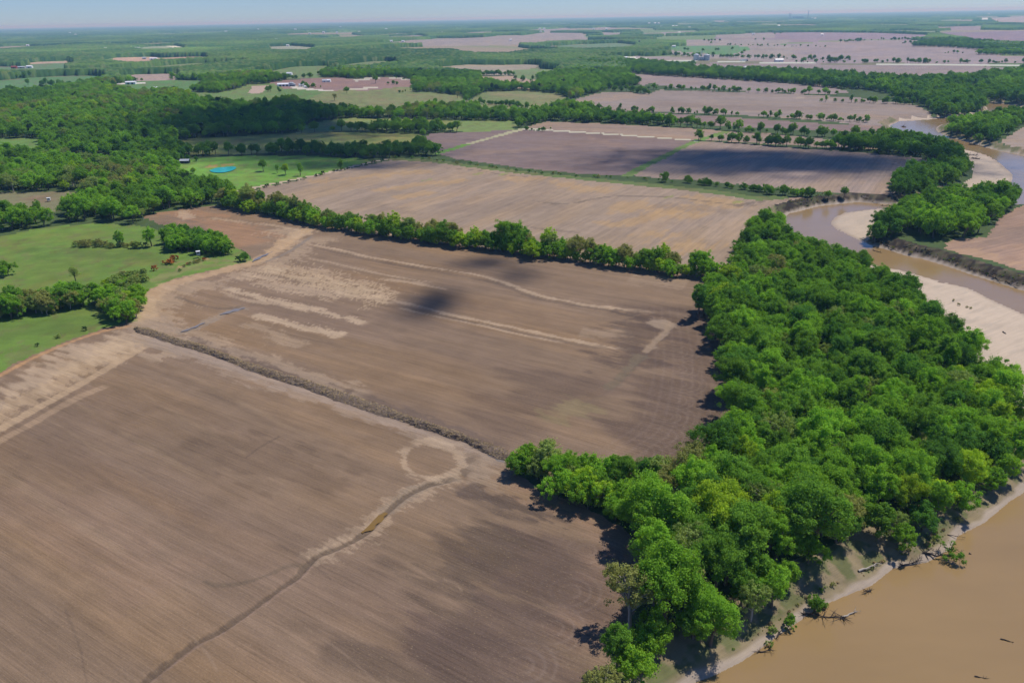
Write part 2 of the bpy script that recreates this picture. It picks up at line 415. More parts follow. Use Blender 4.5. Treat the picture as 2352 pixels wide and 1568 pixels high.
zone('field', M_SOIL, q(2,0,[(1090,635),(1300,640),(1700,660),(2352,705),(2800,735),(3000,790),(2800,810),(2200,785),(2010,780),(1950,765),(1500,750),(1280,715),(1210,740)]), (.235,.175,.148), RH, 'narrow grey brown field in front of the far wood belt')
zone('field', M_SOIL, q(2,0,[(1480,565),(1800,540),(2352,545),(4480,575),(4480,600),(4080,660),(3500,690),(3000,670),(2700,620),(2352,625),(2100,620),(1980,575),(1800,610),(1550,600)]), (.225,.172,.150), RH, 'long grey brown field in front of the far highway')
zone('field', M_SOIL, q(3,0,[(0,400),(860,350),(1600,345),(1300,400),(1380,405),(1900,410),(2170,440),(2000,470),(2600,480),(2600,500),(1900,515),(1100,505),(400,515),(-300,470),(-500,420)]), (.255,.195,.175), RH, 'large pinkish plain field behind the far highway')
zone('field', M_SOIL, q(3,0,[(0,285),(500,278),(1100,283),(1510,300),(1490,325),(900,320),(550,340),(300,345),(-200,350),(-300,320)]), (.23,.165,.17), RH, 'purple strip field far beyond the highway')
zone('field', M_SOIL, q(3,0,[(1630,280),(2600,262),(2600,385),(2100,350),(1900,330),(1700,305)]), (.22,.155,.165), RH, 'far violet field at the edge above the river trees')
zone('field', M_SOIL, q(3,0,[(2070,155),(2600,140),(2600,205),(2150,195)]), (.30,.24,.20), RH, 'farthest pale tan field near the skyline')
zone('field', M_SOIL, q(3,0,[(1620,233),(1980,223),(1970,246),(1640,248)]), (.24,.18,.17), RH, 'small far mauve field among dark trees')
zone('field', M_SOIL, q(3,1,[(1690,740),(1680,700),(1740,650),(2040,640),(2140,470),(2352,360),(3200,200),(3600,1300),(2352,930),(2100,850),(1800,775)]), (.285,.19,.135), [(1720,560),(1500,600)], 'reddish bare field above the dark eroded river bank')
zone('field', M_SOIL, q(3,0,[(2160,1205),(2352,1080),(2700,1000),(2900,1400),(2352,1295),(2200,1240)]), (.28,.22,.175), RH, 'pale bare field across the river beyond the willow strip')
zone('field', M_SOIL, q(0,0,[(870,518),(1000,495),(1280,487),(1380,495),(1720,487),(1775,497),(1500,506),(1330,515),(1200,540),(1080,540),(980,525)]), (.40,.26,.17), None, 'far tan field with a white barn on the left hills')
zone('field', M_SOIL, q(0,0,[(1030,650),(1200,640),(1520,632),(1500,644),(1250,658),(1050,666)]), (.30,.22,.175), None, 'thin far brown field on the wooded hills')
zone('field', M_SOIL, q(0,0,[(200,548),(330,532),(560,522),(620,528),(400,540)]), (.36,.25,.17), None, 'thin far orange field left of the tan barn field')
zone('field', M_SOIL, q(0,0,[(270,590),(420,570),(540,570),(530,597),(330,603)]), (.27,.18,.13), None, 'small far reddish field beside the white sheds')
zone('field', M_SOIL, q(1,0,[(60,730),(300,690),(600,665),(780,665),(900,680),(1060,665),(1200,662),(1400,688),(1330,720),(1250,742),(1050,752),(800,772),(640,777),(520,768),(400,745),(300,735),(180,760)]), (.225,.140,.112), None, 'reddish brown farm field round the long white barn')
zone('field', M_SOIL, q(1,0,[(1590,577),(1850,555),(2352,553),(2500,560),(2352,580),(2200,612),(1850,602),(1650,590)]), (.27,.22,.15), None, 'far tan field between the wood belts')
zone('field', M_SOIL, q(1,0,[(1950,650),(2250,652),(2500,690),(2400,720),(2000,680)]), (.32,.225,.15), None, 'far orange tan field behind a clump of trees')
zone('field', M_SOIL, q(2,0,[(0,910),(150,915),(400,942),(250,960),(0,955),(-150,940),(-250,900)]), (.30,.22,.16), None, 'small tan field beyond the dark wood belt')
FARPINK = [q(1,0,[(1100,370),(1300,355),(1600,330),(2000,320),(2352,305),(2700,310),(2352,350),(2200,375),(1700,378),(1400,382)]), q(1,0,[(1200,315),(1420,305),(1520,315),(1200,325)]),
    q(1,0,[(1800,290),(2100,275),(1950,295)]), q(2,0,[(0,330),(400,280),(700,285),(750,330),(300,350),(0,372)]), q(2,0,[(180,265),(560,240),(660,255),(400,270)]),
    q(2,0,[(870,278),(1030,283),(1000,300),(900,298)]), q(2,0,[(1180,290),(1640,265),(1700,275),(1400,297)]), q(2,0,[(1600,340),(2080,335),(2500,340),(2352,372),(1900,390),(1600,387)]),
    q(2,0,[(1350,432),(1600,425),(1980,445),(2200,405),(2500,400),(2500,480),(1850,473),(1600,455)]), q(2,0,[(870,490),(1180,480),(1500,490),(1650,497),(1640,516),(1250,516),(1000,502)]),
    q(2,0,[(760,245),(900,235),(1000,240),(900,250)]), q(2,0,[(1850,300),(2300,285),(2352,290),(2352,310),(1900,320)]), q(0,0,[(1340,405),(1480,393),(1560,415),(1450,420)])]
FPL = ['hazy pink brown plain between far woods left of the blue silo', 'thin pale sliver field beyond the widest far pink plain', 'faint tan sliver field close under the skyline woods', 'pink field continuing the far plain toward the blue silo',
  'thin pink strip above the far plain near white roofs', 'tiny mauve strip field left of the lone white farm', 'narrow mauve strip field behind the lone white farm', 'pale field with a line of single round trees', 'tan field right behind the grain bins',
  'straw coloured field in front of the curved far road', 'smallest far field sliver below the skyline', 'far mauve field below the power station', 'small green tan field by the white roofs on the hills']
for k, fp in enumerate(FARPINK):
    zone('field', M_SOIL, fp, (.255,.205,.17) if k != 12 else (.26,.28,.15), RH, FPL[k])
Z_FARPINK = len(Z)
zone('field', M_SOIL, q(0,0,[(1140,418),(1300,400),(1480,393),(1570,415),(1260,432)]), (.24,.26,.15), None, 'far pale green field by the white roofs on the hills')
zone('field', M_SOIL, q(1,0,[(170,402),(350,395),(550,410),(480,432),(200,432)]), (.25,.25,.17), None, 'far pale straw field deep in the woods')
zone('pasture', M_GRASS, [(395,385),(430,364),(560,358),(700,358),(830,364),(850,370),(760,395),(640,422),(600,430),(530,440),(450,430),(400,405)], (.135,.27,.04), None, 'bright green pasture round the turquoise pond')
zone('pasture', M_GRASS, q(0,0,[(-300,1180),(250,1185),(380,1195),(290,1270),(430,1310),(150,1300),(-300,1250)]), (.12,.22,.05), None, 'small green pasture at the left edge among the woods')
zone('pasture', M_GRASS, q(0,0,[(510,1355),(700,1345),(1000,1340),(1030,1365),(800,1382),(560,1372)]), (.10,.19,.045), None, 'thin green glade in the near woods')
zone('pasture', M_GRASS, q(0,1,[(-300,262),(300,248),(700,250),(860,275),(750,300),(600,400),(400,425),(220,445),(-300,460)]), (.185,.175,.09), None, 'straw coloured rough pasture with a small white shed')
zone('pasture', M_GRASS, [(400,322),(560,312),(700,306),(800,303),(965,308),(975,316),(930,332),(850,340),(700,332),(560,343),(420,342)], (.17,.21,.055), None, 'yellow green hay meadow below the tree row')
zone('pasture', M_GRASS, q(1,0,[(380,1100),(560,1045),(850,1010),(1200,1018),(1700,1030),(2300,1035),(2250,1070),(1880,1095),(1500,1055),(1000,1075),(700,1090)]), (.16,.22,.065), None, 'long pale green meadow between two tree rows')
zone('pasture', M_GRASS, q(0,0,[(-300,700),(0,690),(500,655),(780,650),(890,660),(760,690),(400,740),(0,790),(-300,800)]), (.10,.20,.075), None, 'far blue green pasture at the left edge')
zone('pasture', M_GRASS, q(0,0,[(980,725),(1200,700),(1450,685),(1700,690),(1740,708),(1550,770),(1200,785),(1000,745)]), (.10,.20,.06), None, 'far green pasture with a pale pad')
zone('pasture', M_GRASS, q(0,0,[(1560,790),(1850,800),(2000,770),(2150,720),(2352,720),(2500,790),(2352,890),(2100,890),(1900,885),(1670,845)]), (.13,.20,.06), None, 'green farm pasture left of the long white barn')
zone('pasture', M_GRASS, q(0,0,[(-300,575),(200,575),(330,545),(620,540),(520,570),(200,602),(-300,612)]), (.11,.19,.08), None, 'far green pasture with white sheds')
zone('pasture', M_GRASS, q(1,0,[(140,622),(400,580),(600,570),(740,570),(500,612),(640,627),(330,642)]), (.14,.20,.075), None, 'far green hillside meadow behind the barn')
zone('pasture', M_GRASS, q(1,0,[(780,557),(1000,532),(1150,525),(1260,540),(1000,566)]), (.15,.20,.08), None, 'far lens shaped green clearing')
zone('pasture', M_GRASS, q(1,0,[(230,800),(300,760),(420,765),(640,782),(560,830),(470,865),(250,845)]), (.11,.19,.055), None, 'green slope just below the long white barn')
zone('pasture', M_GRASS, q(1,0,[(440,890),(500,850),(640,785),(800,772),(1000,777),(1270,745),(1430,748),(1300,792),(1560,790),(1830,822),(1870,862),(2000,790),(2352,778),(2600,800),(2750,840),(2640,880),(2560,940),(2352,890),(1900,905),(1500,915),(1300,945),(1050,955),(700,930)]), (.17,.195,.075), None, 'rolling olive pasture dotted with lone trees')
zone('pasture', M_GRASS, q(2,0,[(110,602),(300,587),(500,602),(300,642),(150,632)]), (.15,.21,.08), None, 'far light green meadow inside the wood belt')
zone('pasture', M_GRASS, q(2,0,[(1250,527),(1680,530),(1660,562),(1550,572),(1480,562)]), (.10,.19,.07), None, 'green verge field beside the grain bins')
zone('pasture', M_GRASS, q(2,0,[(1450,397),(1900,390),(2150,400),(1980,442),(1800,442),(1500,417)]), (.11,.22,.08), None, 'far green field behind the grain bins')
zone('pasture', M_GRASS, q(2,0,[(380,400),(700,380),(1000,370),(1150,385),(1100,405),(700,420)]), (.13,.20,.10), None, 'far green field left of the dark silo')
# traced details that are ground, not things
TR = (.40, .31, .215)
zone('farm_track', M_PATH, [(540,441),(600,428),(700,408),(765,394),(860,371),(905,364)], TR, None, 'tan dirt track between the hedge of dark shrubs and the striped field', 2.6)
zone('grass_strip', M_GRASS, [(1440,404),(1480,382),(1520,362),(1560,342),(1600,323)], (.13,.21,.05), None, 'green diagonal grass strip between two brown fields', 4.0)
zone('grass_strip', M_GRASS, [(1005,352),(1040,342),(1075,331)], (.12,.24,.04), None, 'short bright green strip at the corner of the purple field', 4.5)
zone('farm_track', M_PATH, [(1075,331),(1130,316),(1180,302),(1205,296)], (.33,.31,.18), None, 'pale track crossing the purple field corner', 2.5)
zone('farm_track', M_PATH, [(1205,296),(1300,302),(1450,312),(1600,323)], (.42,.39,.28), None, 'straight pale gravel lane along the thin tan field', 2.6)
zone('grass_strip', M_GRASS, [(1605,322),(1640,312),(1665,303)], (.13,.22,.05), None, 'short green strip joining two hedgerows', 5.0)
zone('hedge_bottom', M_GRASS, [(905,366),(980,369),(1080,381),(1200,396),(1330,409),(1500,426),(1640,441),(1740,456),(1800,452)], (.11,.15,.045), None, 'rough grassy ditch line between the two big middle fields', 6.0)
zone('highway', M_PATH, q(2,0,[(860,515),(1000,505),(1250,515),(1500,520),(1800,525),(2100,532),(2352,538),(3400,550),(4700,565)]), (.44,.45,.36), None, 'straight pale highway crossing the far plain', 9.0)
zone('gravel_road', M_PATH, q(1,0,[(400,740),(430,757),(520,767),(640,775),(660,776)]), (.46,.42,.34), None, 'pale gravel drive leading to the long white barn', 4.0)
zone('gravel_road', M_PATH, q(1,0,[(850,770),(940,762),(1040,752)]), (.44,.40,.30), None, 'short pale gravel road right of the barn drive', 4.0)
zone('gravel_road', M_PATH, q(1,0,[(910,690),(1060,667),(1180,663),(1300,675),(1400,687)]), (.40,.37,.29), None, 'pale road behind the farm field', 5.0)
zone('gravel_road', M_PATH, q(0,0,[(1670,838),(1780,855),(1900,885)]), (.6,.58,.48), None, 'pale gravel road among trees left of the farm', 4.0)
zone('gravel_road', M_PATH, q(0,0,[(950,755),(1040,766),(1120,775)]), (.6,.56,.42), None, 'pale gravel road below the far pad', 5.0)
zone('gravel_road', M_PATH, q(0,0,[(1010,725),(1100,716),(1190,716)]), (.55,.50,.44), None, 'pale concrete pad road on the far pasture', 8.0)
zone('gravel_road', M_PATH, q(2,0,[(820,497),(1000,492),(1180,497),(1240,514)]), (.6,.58,.48), None, 'pale curved road meeting the highway', 7.0)
zone('gravel_road', M_PATH, q(1,0,[(90,632),(200,636)]), (.6,.56,.4), None, 'short far pale road on the hill meadow', 7.0)
zone('gravel_road', M_PATH, q(0,0,[(1460,395),(1560,416)]), (.6,.56,.4), None, 'short far pale road by white roofs', 14.0)
zone('gravel_road', M_PATH, q(3,0,[(2010,180),(2020,155)]), (.6,.6,.55), None, 'short bright far road near the skyline', 14.0)
zone('gravel_road', M_PATH, q(0,0,[(2185,800),(2200,770),(2225,740)]), (.38,.29,.22), None, 'dusty yard track left of the long barn', 8.0)

# woods, traced at their foot: (polygon, spacing, height, label)
LW = [(-420,80),(560,80),(1000,85),(1340,95),(1440,130),(1440,170),(1500,190),(1400,205),(1290,235),(1345,256),(1400,268),(1420,272),(1600,287),(1450,287),(1256,279),(1205,293),(1150,299),(985,308),(960,336),(1010,360),(900,362),(840,367),(700,357),(560,357),(430,362),(392,385),(400,410),(450,432),(530,442),(560,470),(500,474),(420,482),(330,497),(350,515),(320,515),(200,508),(0,536),(-420,600)]
P_LW = unproj(LW)
WA = [(1340,2000),(1335,1690),(1345,1610),(1375,1530),(1440,1420),(1475,1330),(1480,1270),(1450,1225),(1335,1170),(1240,1130),(1185,1092),(1205,1070),(1300,1095),(1400,1118),(1500,1132),(1580,1130),(1630,1100),(1655,1050),(1672,1000),(1680,930),(1668,860),(1650,800),(1635,765),(1610,745),(1595,720),(1620,690),(1655,655),(1680,610),(1700,570),(1740,525),(1760,508),(1785,525),(1800,545),(1850,575),(1900,600),(1960,620),(2000,640),(2060,690),(2120,750),(2200,820),(2290,905),(2350,1000),(2400,1085),(2330,1110),(2260,1165),(2190,1215),(2100,1245),(2020,1280),(1930,1320),(1840,1370),(1750,1420),(1690,1480),(1600,1530),(1560,1560),(1510,1640),(1480,2000)]
P_WA = unproj(WA)
WOODS = [
    ('island', q(3,1,[(1045,700),(1230,690),(1290,630),(1450,640),(1660,655),(1800,645),(2030,605),(2110,480),(2352,365),(2700,300),(2700,280),(2352,300),(2100,320),(1800,330),(1500,400),(1250,480),(1100,560)]), 8, 15),
    ('belt', [(1905,340),(1980,332),(2060,322),(2110,332),(2160,346),(2195,365),(2222,388),(2215,408),(2180,424),(2130,438),(2070,450),(2040,452),(2035,440),(2065,412),(2130,397),(2168,380),(2110,362),(2000,352)], 8, 13),
    ('farwood', q(3,0,[(0,620),(0,680),(300,710),(620,750),(1000,770),(1240,820),(1230,850),(1480,900),(1560,965),(1640,990),(1850,975),(2030,940),(1990,890),(1870,830),(1880,800),(1640,770),(2200,720),(2600,700),(2600,600),(2352,620),(1900,690),(1300,710),(700,660)]), 11, 16),
    ('farwood', q(3,0,[(1890,825),(2000,860),(2200,890),(2352,910),(2600,920),(2600,640),(2352,650),(2200,690),(2000,760)]), 11, 16),
    ('strip', q(3,0,[(1650,1125),(1720,1160),(1880,1205),(2030,1230),(2140,1190),(2352,1060),(2600,1000),(2600,960),(2352,980),(2000,1040),(1800,1080),(1690,1100)]), 8, 13),
    ('farwood', q(2,0,[(600,540),(1050,620),(1300,645),(1700,670),(2352,710),(2352,640),(1700,610),(1480,570),(1150,545)]), 11, 15),
    ('farwood', q(3,0,[(1380,400),(1700,408),(2170,445),(1900,470),(2600,480),(2600,400),(2200,390),(2050,370),(1700,345),(1500,370)]), 14, 15),
]
P_WOODS = [unproj(p) for _, p, _, _ in WOODS]

def zone_ids(x, y):
    """which zone every point of the ground belongs to; -1 default, -2 bank, 100+ sand"""
    id_ = np.full(x.shape, -1, np.int32)
    d = np.hypot(x, y); a = np.minimum(1.2, d * .004)
    wx = (vnoise(x / 3.1, y / 3.1, 3) - .5) * a * 2; wy = (vnoise(x / 3.1, y / 3.1, 4) - .5) * a * 2
    X = x + wx; Y = y + wy
    for i, zd in enumerate(Z):
        if zd['hw'] is None:
            mk = inpoly(zd['P'], X, Y)
            for LP in zd['lift']: mk |= inpoly(LP, X, Y)
        else:
            hw = zd['hw']; D, _, _ = segdist(zd['P'], X, Y, False, hw + 70); mk = D < np.minimum(np.maximum(hw, 5.2e-6 * d * d), hw + 9)
        id_[mk] = i
    m = (x > -80) & (y < 2200) & (x < 1400)
    dw = np.full(x.shape, 90.0)
    D, _, _ = segdist(P_RIVER, x[m], y[m], True, 30); iw = inpoly(P_RIVER, x[m], y[m])
    dw[m] = np.where(iw, -D, D)
    for k, S in enumerate(P_SANDS):
        id_[inpoly(S, X, Y)] = 100 + k
    mb = (dw < 11.5) & (id_ < 100)
    id_[mb] = -2
    return id_, dw

# ------------------------------------------------------------------ strokes: real soil differences laid over the fields
PALE = (.43, .335, .245); GREY = (.235, .195, .165); DARK = (.085, .063, .052); OCH = (.33, .215, .115); RED = (.235, .135, .085); MUD = (.30, .24, .18)
ST = []
def stroke(pts, hw, col, op=.8, rag=1.0, ns=4.0, sm=True, seed=0, stretch=4.0):
    ST.append((L(pts, sm), hw, np.array(col) * np.array((1.0, .95, .84)), op * .88, rag, ns, len(ST) + 50, stretch))
stroke([(-300,1080),(-30,935),(120,862),(230,803),(330,765)], 15, PALE, .75, 1.2, 9)
stroke([(-300,1100),(-30,960),(120,885),(230,820),(330,775)], 9, (.46,.345,.225), .5, 1.3, 5)
stroke([(310,760),(420,795),(330,830)], 7, PALE, .5, 1.4, 5)
stroke([(-200,1095),(0,985),(80,940),(150,902),(240,850),(310,808),(350,787)], 2.6, (.37,.275,.185), .95, .25, 6)
stroke([(-200,1135),(0,1012),(60,980),(120,945),(180,912),(260,880)], 2.2, (.35,.255,.175), .6, .5, 6)
stroke([(318,748),(250,757),(150,790),(60,830),(0,862),(-200,960)], 1.6, (.42,.25,.13), .8, .4, 4)
stroke([(335,745),(345,690),(400,650),(480,630),(545,612),(600,596),(640,570),(690,535),(735,518)], 6.5, (.42,.30,.19), .85, .7, 7)
stroke([(345,770),(360,700),(420,670),(520,640),(600,620),(680,580),(725,540)], 10, PALE, .45, 1.5, 7)
stroke([(335,497),(400,487),(470,500),(540,540),(590,565)], 16, (.33,.19,.11), .6, 1.2, 14)
stroke([(415,483),(428,495),(440,503)], 5, PALE, .6, 1.2, 4)
stroke([(480,500),(560,510),(640,520),(700,528)], 2.5, PALE, .5, 1.5, 5)
stroke([(630,525),(660,535),(690,545)], 12, PALE, .45, 1.6, 5)
stroke([(590,612),(640,625),(700,640),(770,655),(840,676),(905,700)], 8, (.46,.36,.25), .6, 2.0, 3)
stroke([(640,612),(700,622),(780,640),(860,668),(890,684)], 7, (.44,.34,.24), .5, 2.0, 3)
stroke([(560,625),(640,655),(720,668),(800,682)], 6, PALE, .6, 1.5, 4)
stroke([(510,660),(570,676),(640,692),(740,718),(800,732),(850,745)], 2.8, PALE, .85, 1.2, 4)
stroke([(500,668),(570,690),(640,700),(700,715)], 1.8, PALE, .6, 1.4, 4)
stroke([(575,722),(640,736),(700,752),(760,764),(798,772)], 3.2, PALE, .85, 1.2, 4)
stroke([(545,745),(600,752),(640,770),(690,800)], 4, PALE, .35, 1.6, 5)
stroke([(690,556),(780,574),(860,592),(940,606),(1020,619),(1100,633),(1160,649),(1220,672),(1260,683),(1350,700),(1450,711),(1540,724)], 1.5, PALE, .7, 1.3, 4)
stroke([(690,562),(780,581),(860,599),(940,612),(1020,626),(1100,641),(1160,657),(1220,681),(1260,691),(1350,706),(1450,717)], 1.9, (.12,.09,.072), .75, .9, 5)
stroke([(700,590),(800,612),(880,630),(1000,650)], 1.4, PALE, .45, 1.5, 5)
stroke([(880,640),(980,655),(1030,665)], 2.2, PALE, .5, 1.5, 5)
stroke([(900,690),(980,708),(1060,728),(1110,738),(1180,752),(1250,768),(1330,785),(1400,797),(1480,808)], 1.6, PALE, .65, 1.4, 4)
stroke([(905,698),(980,716),(1060,735),(1180,760),(1250,775),(1330,791),(1400,802)], 1.5, (.12,.092,.075), .6, 1.1, 5)
stroke([(910,705),(1000,726),(1110,748),(1180,765),(1300,788)], 1.1, PALE, .6, 1.3, 5)
stroke([(1330,760),(1400,765),(1440,755)], 6, (.30,.23,.17), .5, 1.4, 5)
stroke([(1440,640),(1530,650),(1580,655)], 8, (.31,.235,.175), .45, 1.3, 8)
# the dark wet headland beside the wood
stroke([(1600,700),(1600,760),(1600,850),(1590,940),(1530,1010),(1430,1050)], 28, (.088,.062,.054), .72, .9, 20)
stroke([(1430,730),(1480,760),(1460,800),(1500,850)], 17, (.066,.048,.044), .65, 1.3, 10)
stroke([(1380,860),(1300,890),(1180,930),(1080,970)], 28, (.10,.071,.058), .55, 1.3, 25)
stroke([(1545,738),(1520,745),(1500,750)], 6.0, (.30,.235,.18), .85, .6, 4)
stroke([(1545,738),(1530,760),(1500,790),(1480,810)], 2.2, (.28,.215,.16), .85, .8, 4)
stroke([(1480,810),(1460,830),(1440,850),(1420,870),(1390,895)], 2.6, (.14,.115,.085), .85, .9, 4)
stroke([(1495,715),(1560,722),(1585,745),(1560,765)], 3.0, (.16,.115,.085), .8, .9, 4)
stroke([(1475,718),(1440,722),(1400,712)], 4.0, (.09,.068,.058), .75, 1.2, 5)
stroke([(1345,920),(1310,940),(1275,975)], 9, (.225,.19,.105), .55, 1.0, 9)
# banks either side of the spoil ridge
RID = [(310,755),(355,768),(400,783),(450,797),(500,815),(550,833),(600,852),(650,868),(700,883),(750,900),(800,917),(850,934),(900,951),(950,969),(1000,986),(1050,1003),(1100,1022),(1150,1043),(1180,1058)]
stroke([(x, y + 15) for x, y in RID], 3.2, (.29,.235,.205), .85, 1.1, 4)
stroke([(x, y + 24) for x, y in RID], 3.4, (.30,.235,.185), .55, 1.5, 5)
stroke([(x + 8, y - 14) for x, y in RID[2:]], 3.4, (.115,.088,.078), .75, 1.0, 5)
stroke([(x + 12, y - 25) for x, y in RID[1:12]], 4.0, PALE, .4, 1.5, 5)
stroke([(570,703),(540,712),(500,727),(450,752),(400,768)], 3.2, (.25,.205,.165), .8, 1.0, 4)
stroke([(565,700),(530,708),(480,705),(400,680)], 1.3, (.11,.085,.07), .7, 1.0, 4)
stroke([(400,765),(340,735),(335,760),(380,790),(420,770)], 7, (.30,.24,.195), .5, 1.4, 6)
stroke([(720,540),(660,580),(600,605)], 1.6, (.20,.17,.15), .9, .5, 4)
# lower creek
CR = [(1062,1092),(1020,1105),(980,1115),(930,1140),(880,1182),(840,1222),(780,1255),(730,1275),(705,1297),(680,1325),(640,1352),(560,1410),(500,1450),(450,1475),(390,1520),(330,1568),(260,1640)]
stroke([(x + 12, y + 3) for x, y in CR[:10]], 2.4, PALE, .42, 2.2, 3)
stroke([(x - 12, y - 6) for x, y in CR[:9]], 2.0, PALE, .34, 2.3, 3)
stroke(CR[:5], 2.6, (.22,.175,.135), .85, .8, 3)
stroke(CR, 1.15, (.10,.075,.058), .85, .7, 3)
stroke([(x + 9, y + 4) for x, y in CR[8:]], .8, (.28,.20,.155), .6, 1.2, 4)
stroke([(705,1297),(660,1300),(620,1318),(560,1338),(500,1345),(470,1335)], .9, (.13,.10,.075), .7, .9, 4)
stroke([(1062,1092),(1090,1075),(1060,1055)], 5, (.22,.17,.13), .7, 1.2, 4)
stroke([(1062,1090),(1085,1070),(1075,1050)], 3.2, (.13,.10,.08), .6, 1.8, 3)
stroke([(1065,1105),(1130,1108),(1150,1080),(1100,1050)], 6, (.30,.235,.18), .5, 1.4, 5)
stroke([(935,1020),(990,1012),(1040,1030),(1062,1065),(1030,1092),(975,1098),(935,1078),(928,1045),(935,1020)], 1.9, PALE, .55, 2.1, 3)
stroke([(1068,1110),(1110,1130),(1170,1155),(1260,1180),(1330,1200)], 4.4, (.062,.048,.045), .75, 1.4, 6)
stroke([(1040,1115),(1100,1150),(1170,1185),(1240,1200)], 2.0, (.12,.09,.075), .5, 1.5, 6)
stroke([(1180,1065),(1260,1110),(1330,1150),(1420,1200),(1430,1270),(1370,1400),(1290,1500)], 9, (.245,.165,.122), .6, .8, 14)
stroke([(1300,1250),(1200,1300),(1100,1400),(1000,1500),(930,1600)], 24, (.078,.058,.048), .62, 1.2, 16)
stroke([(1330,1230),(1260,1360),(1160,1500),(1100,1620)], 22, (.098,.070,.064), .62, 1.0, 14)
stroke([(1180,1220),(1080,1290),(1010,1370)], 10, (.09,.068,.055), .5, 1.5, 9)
stroke([(430,1000),(560,1040),(700,1080),(830,1120)], 9, (.12,.085,.062), .5, 1.4, 12)
stroke([(0,1120),(200,1230),(400,1360)], 12, (.225,.155,.115), .45, 1.3, 15)
stroke([(640,1003),(600,1025),(565,1050)], .5, (.10,.075,.058), .5, .9, 4)
for k, (x0, y0, x1, y1) in enumerate([(330,815,640,985),(240,850,560,1040),(140,905,480,1110),(20,960,380,1190),(-60,1040,300,1280),(380,830,720,1010),(-60,1110,220,1300),(60,930,420,1150)]):
    stroke([(x0, y0), ((x0 + x1) / 2, (y0 + y1) / 2 + 2), (x1, y1)], (1.3, .8, 1.1, .9)[k % 4], (.29,.215,.145) if k % 3 else (.13,.095,.07), .22, 1.6, 8, seed=k)
for k, (x0, y0, x1, y1) in enumerate([(640,1250,760,1330),(420,1440,500,1540),(880,1390,960,1430),(1020,1330,1060,1355),(960,1460,1160,1568),(250,1310,380,1380),(150,1400,200,1568),(700,1440,860,1560)]):
    stroke([(x0, y0), ((x0 + x1) / 2 + 6, (y0 + y1) / 2 - 3), (x1, y1)], .3, (.10,.075,.06) if k % 2 == 0 else (.28,.21,.16), .4, 1.0, 3)
# striped field: ochre patches, wet lines
for pts, hw in (([(700,420),(900,400),(1000,392)], 10), ([(850,440),(960,425),(1080,412)], 9), ([(1150,410),(1250,412),(1320,430),(1420,440)], 14), ([(1400,470),(1500,480),(1620,500)], 20), ([(1480,530),(1560,560),(1620,580)], 18), ([(1560,450),(1660,465),(1700,480)], 12), ([(900,455),(1000,440)], 8), ([(1380,520),(1480,500),(1600,470)], 10)):
    stroke(pts, hw, (.38,.255,.125), .6, 1.3, 12)
for pts, hw in (([(1000,470),(1150,480),(1300,470)], 22), ([(1500,470),(1600,480),(1680,485)], 9), ([(800,460),(900,480),(1000,500)], 14)):
    stroke(pts, hw, (.20,.155,.125), .45, 1.2, 20)
stroke([(1020,386),(1100,392),(1160,402),(1230,408)], 1.5, (.13,.10,.08), .7, 1, 8)
stroke([(1210,460),(1300,468),(1400,452),(1520,452),(1620,462),(1700,472),(1760,470)], 1.6, (.13,.105,.085), .75, 1, 8)
stroke([(1150,508),(1240,525),(1340,535)], 1.3, (.13,.105,.085), .6, 1, 8)
stroke([(1345,414),(1355,408)], 2.5, (.11,.10,.10), .8, .8, 4)
stroke([(1690,476),(1715,468),(1760,462)], 3.2, (.09,.075,.065), .7, 1, 5)
for px, py in ((1100,398),(1158,399),(1540,452),(1695,464),(980,413)):
    stroke([(px - 14, py + 3), (px + 10, py - 2)], 2.4, (.20,.24,.06), .8, 1.2, 4)
stroke([(1790,462),(1860,448)], 12, (.24,.175,.14), .6, .8, 8)
# purple field and shadowed field
stroke([(1180,302),(1300,306),(1420,318)], 20, (.15,.105,.095), .6, 1.2, 30)
stroke([(1200,372),(1320,385),(1400,370)], 26, (.165,.115,.105), .5, 1.2, 30)
stroke([(1060,352),(1200,345),(1330,330)], 14, (.245,.175,.135), .5, 1.2, 30)
stroke([(1345,312),(1400,330),(1440,345)], 8, (.27,.19,.15), .4, 1.4, 20)
stroke([(1780,440),(1900,425),(2000,400),(2120,385)], 30, (.33,.25,.18), .5, 1.1, 25)
stroke([(1500,395),(1620,408),(1740,420)], 14, (.19,.15,.13), .5, 1.1, 20)
stroke([(1300,240),(1420,225),(1480,215)], 25, (.32,.235,.165), .5, 1.1, 30)
stroke([(1500,236),(1650,246),(1850,248),(1960,240)], 30, (.19,.145,.125), .55, 1.1, 40)
stroke([(1780,222),(1900,228),(2050,240)], 2.5, (.36,.30,.24), .6, .8, 20)
stroke([(1900,262),(2040,268),(2110,266)], 26, (.30,.22,.155), .5, 1.1, 30)
stroke([(1960,290),(2035,293)], 16, (.31,.215,.15), .55, 1, 20)
stroke([(1800,240),(1860,250),(1930,262)], 3, (.31,.245,.19), .5, 1, 20)
stroke([(2200,570),(2260,590),(2352,620)], 12, (.40,.27,.17), .6, 1.1, 12)
stroke([(2300,520),(2352,540),(2420,560)], 30, (.20,.15,.13), .6, 1, 20)
